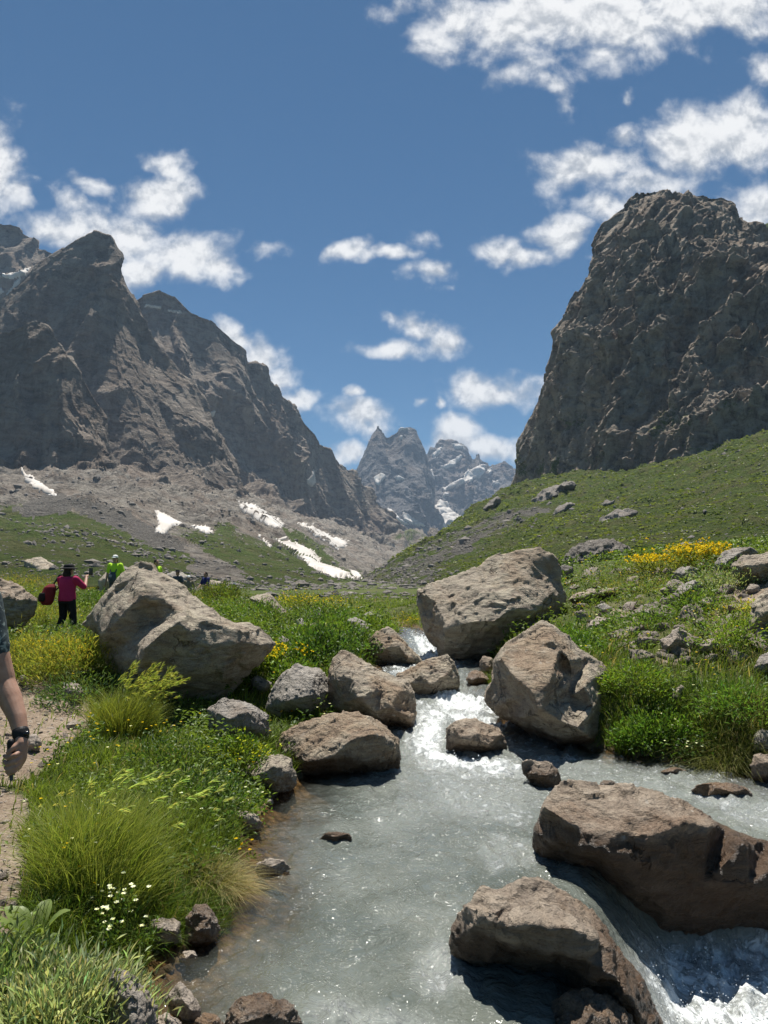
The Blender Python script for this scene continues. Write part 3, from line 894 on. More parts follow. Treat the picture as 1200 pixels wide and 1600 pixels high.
gP = np.stack([GXm.ravel(), GYm.ravel(), gz], -1)
gb = np.zeros(len(gP))
near = (gP[:, 1] > 1.5) & (gP[:, 1] < 40) & (np.abs(gP[:, 0]) < 40)
gb[near] = bareness(gP[near])
gb[near] = np.clip(gb[near] + .25 * fbm(gP[near] * .9, 3), 0, 1)
gsd = sdist(gP[:, 0], gP[:, 1])
m, t, p = new_mat('valley ground')
pos = t.node('ShaderNodeTexCoord').outputs['Object']
fine = t.noise(pos, 38, 7, .72)
mid_ = t.noise(pos, 3.2, 6, .65)
soil = t.ramp(t.math('MULTIPLY_ADD', t.math('SUBTRACT', mid_, .5), .6, fine), [(.3, (.14, .10, .07)), (.5, (.26, .20, .145)), (.7, (.40, .33, .25))])
lush = t.ramp(fine, [(.3, (.03, .045, .012)), (.5, (.062, .085, .022)), (.7, (.11, .125, .04))])
far_n = t.noise(pos, .35, 8, .72)
lush = t.mix(t.map(far_n, .46, .62), lush, t.mix(.5, lush, (.13, .12, .05)))
farrock = t.map(t.noise(pos, .55, 9, .78), .60, .66)
psn = t.node('ShaderNodeSeparateXYZ')
t.put(psn.inputs[0], pos)
lush = t.mix(t.math('MULTIPLY', farrock, t.map(psn.outputs[1], 30, 60)), lush, (.19, .175, .155))
c = t.mix(t.attr('bare'), lush, soil)
bedc = t.ramp(t.voro(pos, 16), [(.1, (.30, .22, .13)), (.4, (.20, .135, .075)), (.7, (.07, .05, .03))])
bedc = t.mix(t.map(mid_, .4, .65), bedc, (.16, .115, .065))
c = t.mix(t.map(t.attr('sd'), .10, -.02), c, bedc)
t.put(p.inputs['Base Color'], c)
p.inputs['Roughness'].default_value = .95
p.inputs['Specular IOR Level'].default_value = .12
t.put(p.inputs['Normal'], t.bump(t.math('ADD', fine, t.math('MULTIPLY', t.voro(pos, 22), .5)), .8, .03))
MAT['ground'] = m
o = mesh_np('ground', gP, grid_faces(len(gx), len(gy)), m, attrs={'bare': gb, 'sd': np.clip(gsd, -5, 5)})
o['kind'] = 'structure'

# ---- water surface
wx = np.concatenate([np.arange(-1.6, 4.2, .022), np.arange(4.2, 11, .12)])
wy = np.concatenate([np.arange(-6, 2.6, .2), 2.6 + np.cumsum(np.interp(np.arange(520), [0, 150, 519], [.013, .02, .075]))])
wy = wy[wy < 25]
WX, WY = np.meshgrid(wx, wy)
wxr, wyr = WX.ravel(), WY.ravel()
wz = water_z(wxr, wyr)
w0 = np.stack([wxr, wyr, wz], -1)
wpx, wpy = proj(w0)
fo = .04 + .32 * sstep(wyr, 4.0, 7.0) * sstep(wxr, -.7, .5)
FOAM = [  # outline in the photograph, strength
    ([(600, 1040), (640, 1035), (720, 1085), (775, 1100), (790, 1125), (700, 1110), (670, 1090), (600, 1050)], .95),
    ([(640, 985), (668, 985), (690, 1010), (720, 1040), (700, 1045), (650, 1030), (620, 1040), (590, 1045), (660, 1025)], .9),
    ([(650, 1095), (720, 1095), (800, 1130), (790, 1150), (700, 1125), (690, 1175), (760, 1185), (840, 1195), (820, 1215), (740, 1215), (660, 1200), (630, 1160), (640, 1120)], .9),
    ([(640, 1200), (760, 1195), (850, 1220), (840, 1300), (740, 1290), (660, 1250)], .42),
    ([(760, 1290), (840, 1310), (870, 1350), (760, 1370), (740, 1330)], .36),
    ([(690, 1460), (720, 1490), (760, 1520), (740, 1560), (660, 1560), (640, 1520), (660, 1480)], .42),
    ([(480, 1560), (620, 1570), (700, 1600), (700, 1660), (460, 1660)], .40),
    ([(1010, 1470), (1100, 1465), (1220, 1455), (1300, 1500), (1300, 1700), (1030, 1700), (985, 1500)], .84),
    ([(1060, 1222), (1160, 1250), (1260, 1245), (1260, 1330), (1150, 1290), (1060, 1240)], .48),
    ([(900, 1195), (1000, 1190), (1040, 1230), (960, 1225)], .18),
    ([(1100, 1195), (1180, 1205), (1190, 1225), (1110, 1222)], .5)]
for poly, s_ in FOAM:
    cx_, cy_ = np.mean(poly, 0)
    acc = 0
    for sc_ in (1.3, 1.15, 1.0, .85, .7):
        acc = acc + inpoly(wpx, wpy, [((a - cx_) * sc_ + cx_, (b - cy_) * sc_ + cy_) for a, b in poly]) / 5.0
    fo = np.maximum(fo, acc * s_)
rough_ = np.clip(fo * 1.1 + .12, 0, 1) + .35 * sstep(wyr, 7.4, 8.6)
q = np.stack([wxr, wyr * .75, np.zeros_like(wxr)], -1)
qa = q + .25 * np.stack([fbm(q * 2, 2), fbm(q * 2 + 9, 2), 0 * wxr], -1)
wave = .026 * fbm(qa * 1.6, 3) + .030 * fbm(qa * 5.5, 3) + .012 * fbm(qa * 15, 2)
white = (np.abs(fbm(qa * np.array([5.0, 7.5, 1]), 4)) - .3) * .05 + .035 * fbm(qa * 9, 3) + .022 * fbm(qa * 24, 2)
wz2 = wz + wave * (.35 + rough_) + white * np.clip(rough_ - .25, 0, 1) * (1 - .25 * sstep(wpy, 1430, 1480) * sstep(wpx, 960, 1020))
wd = np.clip(wz - ground_z(wxr, wyr), 0, 1)
s = (wxr - DROP_P[0]) * DROP_F[0] + (wyr - DROP_P[1]) * DROP_F[1]
chute = np.exp(-((s - .28) / .25) ** 2) * sstep(wyr - .1 * (wxr - 1.2), 5.25, 4.8)

m, t, p = new_mat('stream water')
pos = t.node('ShaderNodeTexCoord').outputs['Object']
foam = t.attr('foam')
flow = t.vmath('ADD', pos, t.vmath('MULTIPLY', t.noise(pos, 1.8, 3, .6, color=True), (.5, .5, 0)))
fn = t.noise(t.scale(flow, (1.0, .7, 1)), 9, 9, .74)
fn2 = t.noise(t.scale(flow, (1.0, .8, 1)), 34, 6, .75)
streak = t.noise(t.scale(t.vmath('ADD', pos, t.vmath('MULTIPLY', t.noise(pos, .9, 4, .6, color=True), (1.3, 1.3, 0))), (2.2, .8, 1)), 5, 9, .72)
ff = t.math('MULTIPLY_ADD', t.math('SUBTRACT', fn, .5), 2.0, foam)
ff = t.math('MULTIPLY_ADD', t.math('SUBTRACT', streak, .5), 1.3, ff)
ff = t.math('MULTIPLY_ADD', t.math('SUBTRACT', fn2, .5), 1.3, ff)
fmask = t.math('MULTIPLY', t.map(ff, .38, .95), t.map(foam, .0, .1))
tone = t.noise(flow, 1.3, 5, .6)
wc = t.mix(t.map(tone, .35, .65), (.095, .108, .092), (.155, .168, .145))
wc = t.mix(t.map(foam, .05, .85), wc, (.36, .38, .355))
base = t.mix(fmask, wc, (.70, .73, .72))
t.put(p.inputs['Base Color'], base)
t.put(p.inputs['Roughness'], t.math('MULTIPLY_ADD', fmask, .45, .05))
p.inputs['IOR'].default_value = 1.33
h = t.math('ADD', t.noise(t.scale(flow, (1, .7, 1)), 13, 2.0, .5), t.math('MULTIPLY', t.noise(flow, 36, 1.0, .5), .30))
hs = t.math('MULTIPLY_ADD', t.noise(flow, 62, 1.0, .5), .42, h)
h = t.math('MULTIPLY_ADD', fmask, .4, h)
t.put(p.inputs['Normal'], t.bump(h, 1.0, .022))
p.inputs['Specular IOR Level'].default_value = .08
p.inputs['Coat Weight'].default_value = 1.0
p.inputs['Coat IOR'].default_value = 1.34
p.inputs['Coat Roughness'].default_value = .12
t.put(p.inputs['Coat Normal'], t.bump(hs, 1.0, .05))
tr = t.node('ShaderNodeBsdfTransparent')
tr.inputs[0].default_value = (.80, .74, .62, 1)
gl = t.node('ShaderNodeBsdfGlossy')
gl.inputs['Roughness'].default_value = .05
t.put(gl.inputs['Normal'], t.bump(h, .5, .03))
fr = t.node('ShaderNodeFresnel')
fr.inputs[0].default_value = 1.33
t.put(fr.inputs[1], t.bump(h, .5, .03))
clear = t.node('ShaderNodeMixShader')
t.put(clear.inputs[0], fr.outputs[0]); t.put(clear.inputs[1], tr.outputs[0]); t.put(clear.inputs[2], gl.outputs[0])
opq = t.math('MAXIMUM', t.map(t.attr('depth'), .03, .26), fmask)
mx = t.node('ShaderNodeMixShader')
t.put(mx.inputs[0], opq); t.put(mx.inputs[1], clear.outputs[0]); t.put(mx.inputs[2], p.outputs[0])
t.put(t.n['Material Output'].inputs[0], mx.outputs[0])
MAT['water'] = m
sdw = sdist(wxr, wyr)
FQ = grid_faces(len(wx), len(wy))
FQ = FQ[(sdw[FQ].min(1) < .35)]
o = mesh_np('stream', np.stack([wxr, wyr, wz2], -1), FQ, m, attrs={'foam': fo, 'depth': wd})
o['kind'] = 'structure'

# ------------------------------------------------------------------ boulders
def evaluated(ob):
    dg = bpy.context.evaluated_depsgraph_get()
    dg.update()
    ev = ob.evaluated_get(dg)
    me = bpy.data.meshes.new_from_object(ev)
    return me


def finish_rock(low_v, low_f, name, mat, voxel, s, seed, rough=1.0, smooth=1, strata=.8, parent=None):
    me = bpy.data.meshes.new('low')
    me.from_pydata([tuple(v) for v in low_v], [], [tuple(f) for f in low_f])
    bm = bmesh.new(); bm.from_mesh(me)
    bmesh.ops.recalc_face_normals(bm, faces=bm.faces)
    bm.to_mesh(me); bm.free()
    tmp = bpy.data.objects.new('tmp', me)
    COL.objects.link(tmp)
    md = tmp.modifiers.new('r', 'REMESH')
    md.mode = 'VOXEL'; md.voxel_size = voxel
    me2 = evaluated(tmp)
    bpy.data.objects.remove(tmp)
    n = len(me2.vertices)
    V = np.empty(n * 3, np.float32); me2.vertices.foreach_get('co', V); V = V.reshape(-1, 3).astype(float)
    E = np.empty(len(me2.edges) * 2, np.int32); me2.edges.foreach_get('vertices', E); E = E.reshape(-1, 2)
    deg = np.bincount(E.ravel(), minlength=n)[:, None]
    for _ in range(smooth):
        acc = np.zeros_like(V)
        for c in range(3):
            acc[:, c] = np.bincount(E[:, 0], V[E[:, 1], c], n) + np.bincount(E[:, 1], V[E[:, 0], c], n)
        V = .5 * V + .5 * acc / np.maximum(deg, 1)
    me2.vertices.foreach_set('co', V.astype(np.float32).ravel()); me2.update()
    N = np.empty(n * 3, np.float32); me2.vertex_normals.foreach_get('vector', N); N = N.reshape(-1, 3).astype(float)
    q = V + seed * 7.31
    r_ = np.random.default_rng(int(seed * 10) + 1)
    ax = r_.normal(size=3); ax[2] *= .6; ax /= np.linalg.norm(ax)
    ax2 = r_.normal(size=3); ax2 /= np.linalg.norm(ax2)
    wq = np.stack([fbm(q * 3 / s + 3, 3), fbm(q * 3 / s + 33, 3), fbm(q * 3 / s + 63, 3)], -1)
    d = .014 * s * fbm(q * 1.9 / s, 3)
    d += .011 * s * (ridged(q * 3.2 / s, 4) - .8)
    d += .016 * s * np.clip(chip(q * 2.6 / s + wq * .22), -1.6, 1.6)
    d += .012 * s * np.clip(chip(q * 7 / s + wq * .4), -1.6, 1.6) + .007 * s * np.clip(chip(q * 17 / s + wq * .8), -1.6, 1.6)
    # ledges and joint faces: stepped offsets along two tilted directions
    for a_, fq, am in ((ax, 3.2, .030), (ax2, 2.1, .026)):
        h_ = (q @ a_) * fq / s + .55 * fbm(q * 1.4 / s, 3)
        fr_ = h_ - np.floor(h_)
        lev = perlin(np.stack([np.floor(h_) * 3.7, np.floor(h_) * 1.3 + .4, np.full(n, seed)], -1) + q * .35 / s)
        d += am * s * strata * lev * sstep(fr_, 0, .12) * sstep(1 - fr_, 0, .06)
    # cracks
    for k_, fq in ((0, 1.1), (1, 2.3)):
        nn = perlin(q * fq / s + .35 * np.stack([fbm(q * 3 / s + 4, 2)] * 3, -1) + 77 * (k_ + 1))
        d -= .028 * s * np.exp(-(nn / .022) ** 2) * sstep(fbm(q * 1.2 / s + 21 * k_, 2), -.05, .3) / (1 + k_)
    d += .010 * min(s, .8) * fbm(q * 9 / min(s, 1.2), 4, gain=.6)
    d += .006 * fbm(q * 26, 3)
    V = V + N * (d * rough)[:, None]
    me2.vertices.foreach_set('co', V.astype(np.float32).ravel())
    me2.polygons.foreach_set('use_smooth', np.ones(len(me2.polygons), bool))
    me2.update()
    me2.materials.clear(); me2.materials.append(mat)
    me2.name = name
    ob = bpy.data.objects.new(name, me2)
    COL.objects.link(ob)
    if parent:
        ob.parent = parent
    return ob


ROCKS = []


def rock(label, sil, inner=(), Y=None, contact=None, depth=None, mat='rock', name='boulder', cat='boulder', seed=None, vox=None, off=.1, group=None, rough=1.0, strata=1.0, bulge=.22, zs=1.0):
    """a rock from its outline: outline points lie in the plane at distance Y, inner points stand out of it towards the viewer by dz metres"""
    sil = np.array(sil, float)
    if Y is None:
        if contact is None:
            k = np.argmax(sil[:, 1]); contact = (sil[:, 0].mean(), sil[k, 1] - 3)
        Y = hit_ground(*contact, water=True)[1] + off
    wid = np.ptp(sil[:, 0]) / F * Y
    hei = np.ptp(sil[:, 1]) / F * Y
    s = math.sqrt(max(wid, .02) * max(hei, .02))
    depth = depth or .62 * s + .15 * wid
    cpx = sil.mean(0)
    if not len(inner):
        # bulged front: one ridge ring, its upper edge pulled forward so that the top face shows
        inner = []
        rr = np.random.default_rng(int(abs(cpx.sum())))
        for f_, z_ in ((.62, bulge), (.25, bulge * 1.25)):
            for a in sil[::2]:
                j = rr.uniform(.85, 1.15)
                inner.append((cpx[0] + (a[0] - cpx[0]) * f_ * j, cpx[1] + (a[1] - cpx[1]) * f_ * j - (0 if f_ < .4 else 0), z_ * s * 2 * rr.uniform(.8, 1.2)))
    inner = np.array(inner, float)
    inner[:, 2] *= zs
    pts2 = [Vector((a, b)) for a, b in np.concatenate([sil[:, :2], inner[:, :2]])]
    n = len(sil)
    res = geometry.delaunay_2d_cdt(pts2, [], [list(range(n))], 1, 1e-4)
    v2, _, f2, vo = res[0], res[1], res[2], res[3]
    allz = np.concatenate([np.zeros(n), inner[:, 2]])
    V, keep = [], []
    for v, oi in zip(v2, vo):
        z = allz[oi[0]] if oi else 0.0
        V.append(at(v[0], v[1], Y - z))
    F_ = [tuple(f) for f in f2]
    # back: rings shrinking away from the viewer
    idx0 = [next(i for i, oi in enumerate(vo) if k in oi) for k in range(n)]
    prev = idx0
    for f_, dd in ((.95, .35), (.7, .8)):
        ring = []
        for a in sil:
            b = cpx + (a[:2] - cpx) * f_
            ring.append(len(V)); V.append(at(b[0], b[1], Y + depth * dd))
        for k in range(n):
            F_.append((prev[k], prev[(k + 1) % n], ring[(k + 1) % n], ring[k]))
        prev = ring
    F_.append(tuple(prev))
    seed = seed if seed is not None else (cpx[0] * .013 + cpx[1] * .007)
    vox = vox or max(s / 95, Y / F * 1.7)
    o = finish_rock(V, F_, name, MAT[mat], vox, s, seed, rough=rough, strata=strata)
    tag(o, label, cat, group)
    ROCKS.append((cpx[0], cpx[1], Y, s))
    return o

# ---- the large boulders
rock('huge tan boulder with a slanting peak and dark overhanging front, left bank',
     [(223, 875), (235, 880), (243, 895), (259, 900), (280, 913), (296, 927), (317, 943), (333, 952), (352, 965), (368, 972), (389, 975), (408, 981), (421, 991), (431, 1005), (424, 1020), (403, 1044), (387, 1060), (368, 1081), (347, 1095), (328, 1103), (307, 1110), (270, 1125), (232, 1120), (200, 1085), (160, 1025), (155, 993), (125, 975), (144, 959), (157, 940), (173, 921), (187, 900), (205, 885)],
     [(241, 920, .55), (221, 932, .6), (200, 951, .62), (179, 975, .58), (160, 992, .42), (259, 940, .62), (277, 955, .68), (293, 959, .68), (323, 967, .62), (347, 972, .56), (373, 980, .5), (396, 984, .3),
      (280, 971, .95), (253, 988, 1.02), (227, 1012, 1.08), (221, 1031, 1.04), (296, 991, .84), (285, 1009, .76), (269, 1033, .74), (229, 961, .42), (200, 1004, .48), (240, 972, .44), (220, 985, .46), (307, 1009, .72), (347, 1009, .64), (381, 1004, .52),
      (307, 1052, .6), (269, 1065, .6), (360, 1047, .42), (408, 1008, .3), (307, 1085, .3), (230, 1060, .7)], Y=9.9, depth=1.5, seed=1.2, rough=.5, strata=.7, zs=1.15, off=0)
rock('huge pale boulder with a broad sloping face on the far right bank beside the rapids',
     [(652, 923), (664, 912), (693, 904), (717, 896), (728, 889), (744, 888), (760, 875), (768, 868), (789, 864), (824, 857), (843, 856), (861, 863), (872, 873), (877, 884), (877, 909), (888, 929), (885, 941), (876, 960), (853, 985), (827, 1010), (789, 1030), (755, 1040), (720, 1043), (704, 1034), (688, 1026), (684, 1011), (669, 1000), (663, 992), (656, 960), (652, 941)],
     [(657, 925, .1), (680, 940, .45), (712, 944, .5), (704, 957, .55), (685, 1000, .55), (715, 955, .72), (699, 981, .78), (691, 1013, .55), (741, 971, .9), (773, 971, .92), (800, 952, .8), (832, 955, .7), (862, 948, .35), (728, 917, .4), (787, 901, .4), (760, 928, .62), (827, 920, .5), (800, 939, .72), (853, 933, .45), (827, 878, .15),
      (747, 1003, .62), (787, 992, .6), (720, 1016, .6), (820, 975, .55)], Y=14.4, depth=2.0, seed=2.4, rough=.6, strata=.7, zs=1.5, off=0)
rock('tall pointed grey boulder with rusty left flank standing at the right water edge',
     [(841, 972), (848, 970), (864, 975), (878, 986), (895, 1002), (902, 1011), (923, 1025), (939, 1037), (948, 1049), (946, 1072), (944, 1100), (946, 1123), (948, 1142), (939, 1165), (932, 1178), (904, 1184), (881, 1182), (857, 1174), (829, 1162), (829, 1149), (806, 1132), (783, 1121), (766, 1105), (757, 1095), (759, 1079), (771, 1065), (771, 1035), (780, 1021), (797, 1004), (818, 988), (832, 979)],
     [(783, 1028, .35), (799, 1053, .5), (829, 1079, .7), (843, 1105, .78), (834, 1119, .65), (862, 1137, .68), (878, 1158, .5), (864, 1002, .36), (874, 1013, .36), (862, 1053, .66), (855, 1074, .72), (881, 1037, .28), (896, 1066, .30), (890, 1091, .4), (898, 1109, .45), (890, 1032, .42), (913, 1072, .55), (927, 1105, .5), (904, 1137, .72), (883, 1130, .72), (923, 1154, .5), (811, 1123, .35), (815, 1091, .45), (845, 1010, .3)], Y=8.75, depth=1.2, seed=3.1, rough=.55, strata=.7, zs=1.45, off=0, mat='rock_warm')
rock('rusty brown low boulder at the left edge of the pool',
     [(517, 1113), (535, 1114), (560, 1116), (577, 1122), (600, 1137), (622, 1157), (624, 1177), (624, 1200), (605, 1208), (572, 1212), (535, 1218), (510, 1220), (465, 1217), (440, 1200), (432, 1165), (442, 1150), (467, 1132), (492, 1122)],
     [(577, 1147, .48), (547, 1157, .5), (522, 1182, .5), (527, 1205, .3), (597, 1150, .42), (615, 1167, .3), (512, 1160, .36), (480, 1192, .42), (500, 1145, .2), (535, 1130, .2), (570, 1192, .35)], Y=7.35, depth=.9, mat='rock_warm', seed=4.4, rough=.75, off=0)
rock('big lumpy tan boulder leaning over the rapids on the left side',
     [(535, 1017), (547, 1019), (557, 1026), (572, 1037), (592, 1047), (617, 1057), (635, 1065), (647, 1082), (650, 1115), (642, 1142), (622, 1147), (605, 1140), (575, 1130), (535, 1122), (515, 1108), (511, 1067), (511, 1050), (520, 1030)],
     [(532, 1035, .25), (525, 1062, .4), (550, 1060, .45), (580, 1062, .42), (582, 1080, .55), (560, 1090, .6), (597, 1077, .42), (622, 1080, .36), (610, 1105, .55), (640, 1122, .3), (585, 1112, .52), (540, 1097, .4)], Y=9.2, depth=1.1, mat='rock_warm', seed=5.7, rough=.7, zs=1.3, off=0)
rock('grey sloping boulder in shade beside the lumpy tan one on the left bank',
     [(462, 1037), (480, 1042), (500, 1047), (512, 1060), (520, 1080), (520, 1112), (497, 1125), (472, 1122), (435, 1125), (415, 1108), (420, 1085), (432, 1067), (447, 1050)],
     [(487, 1060, .3), (490, 1085, .42), (472, 1090, .42), (480, 1110, .3), (455, 1065, .2), (445, 1095, .35)], Y=9.3, depth=.9, mat='rock_grey', seed=6.2, rough=.75, zs=1.3, off=0)
rock('low pale rock at the front foot of the rusty brown boulder',
     [(372, 1203), (397, 1192), (417, 1180), (442, 1177), (457, 1185), (463, 1225), (452, 1236), (430, 1244), (405, 1242), (380, 1225)],
     [(427, 1197, .3), (432, 1222, .3), (397, 1212, .28), (448, 1205, .25)], Y=6.6, depth=.5, mat='rock', seed=7.3, off=0)
rock('triangular dark rock standing alone in the upper stream',
     [(605, 981), (615, 985), (635, 1005), (657, 1027), (660, 1036), (632, 1040), (600, 1042), (572, 1038), (573, 1015), (577, 997), (590, 986)],
     [(606, 988, .12), (624, 1010, .42), (638, 1030, .42), (597, 1015, .36)], Y=13.6, depth=.9, mat='rock_warm', seed=8.1, off=0, vox=.022)
rock('rounded brown rock in the middle of the rapids',
     [(618, 1054), (650, 1041), (676, 1029), (699, 1026), (710, 1035), (719, 1057), (719, 1075), (702, 1092), (672, 1100), (650, 1097), (625, 1084)],
     [(657, 1054, .3), (699, 1054, .36), (675, 1070, .42), (640, 1068, .25)], Y=10.9, depth=.9, mat='rock_warm', seed=9.4, off=0)
rock('small brown rock in the white water left of the pointed boulder',
     [(697, 1137), (710, 1128), (727, 1122), (743, 1123), (757, 1130), (780, 1137), (787, 1151), (793, 1170), (783, 1180), (750, 1183), (727, 1177), (697, 1172)],
     [(710, 1140, .15), (727, 1154, .3), (748, 1146, .26), (783, 1149, .2), (762, 1165, .3)], Y=8.05, depth=.55, mat='rock_brown', seed=10.2, off=0)
rock('wedge shaped rock poking up behind the big foreground boulder',
     [(814, 1190), (828, 1185), (840, 1190), (854, 1188), (865, 1196), (876, 1211), (878, 1224), (868, 1240), (852, 1243), (834, 1226), (818, 1208)],
     [(857, 1211, .16), (862, 1196, .06), (846, 1212, .14)], Y=6.8, depth=.35, mat='rock_brown', seed=11.8, off=0)
rock('massive brown foreground boulder in the stream at the right edge',
     [(865, 1230), (880, 1218), (910, 1222), (960, 1227), (997, 1230), (1033, 1243), (1067, 1258), (1107, 1277), (1133, 1292), (1167, 1305), (1200, 1313), (1260, 1335), (1320, 1380), (1330, 1440), (1280, 1480), (1200, 1468), (1150, 1460), (1120, 1466), (1093, 1475), (1060, 1475), (1017, 1470), (1000, 1440), (967, 1412), (943, 1385), (927, 1362), (910, 1356), (883, 1350), (850, 1340), (835, 1328), (832, 1303), (840, 1283), (843, 1267), (853, 1247)],
     [(850, 1260, .25), (887, 1283, .36), (913, 1293, .42), (940, 1280, .36), (987, 1270, .36), (1033, 1280, .36), (1080, 1283, .36), (1107, 1290, .32), (1160, 1316, .32), (1220, 1345, .3), (913, 1325, .46), (1000, 1340, .5), (1017, 1307, .5), (987, 1380, .4), (1100, 1380, .34), (940, 1330, .52), (1170, 1380, .36), (1230, 1400, .34), (960, 1300, .46), (870, 1310, .25), (1040, 1420, .28), (1120, 1425, .25)], Y=5.08, depth=1.1, mat='rock_darker', seed=12.9, rough=.6, strata=.35, off=0)
rock('dark brown boulder nearest the camera with a bright ledge, water pouring past its right',
     [(750, 1380), (769, 1386), (784, 1384), (813, 1372), (835, 1366), (857, 1374), (883, 1391), (908, 1410), (933, 1435), (952, 1460), (978, 1495), (1006, 1533), (1022, 1568), (1033, 1593), (1038, 1640), (997, 1650), (960, 1620), (925, 1585), (900, 1550), (883, 1530), (838, 1518), (800, 1511), (759, 1504), (718, 1498), (702, 1480), (705, 1454), (715, 1429), (727, 1413), (740, 1391)],
     [(727, 1414, .12), (772, 1422, .26), (822, 1444, .36), (857, 1449, .38), (898, 1450, .38), (931, 1456, .3), (936, 1473, .34), (917, 1501, .35), (788, 1450, .3), (743, 1446, .22), (955, 1479, .25), (959, 1524, .36), (924, 1530, .3), (984, 1562, .32), (870, 1488, .3), (800, 1480, .2), (1000, 1590, .3), (830, 1395, .08), (870, 1405, .10), (865, 1425, .26), (800, 1410, .16)], Y=3.66, depth=.75, mat='rock_dark', seed=13.9, rough=.65, strata=.7, off=0)
rock('wet brown slab half under water at the bottom edge',
     [(862, 1572), (885, 1552), (915, 1545), (950, 1562), (985, 1590), (1010, 1650), (940, 1690), (850, 1680), (840, 1620)], [(915, 1575, .14), (950, 1600, .2), (900, 1630, .24)], Y=3.35, depth=.4, mat='rock_wet', seed=14.4, off=0)

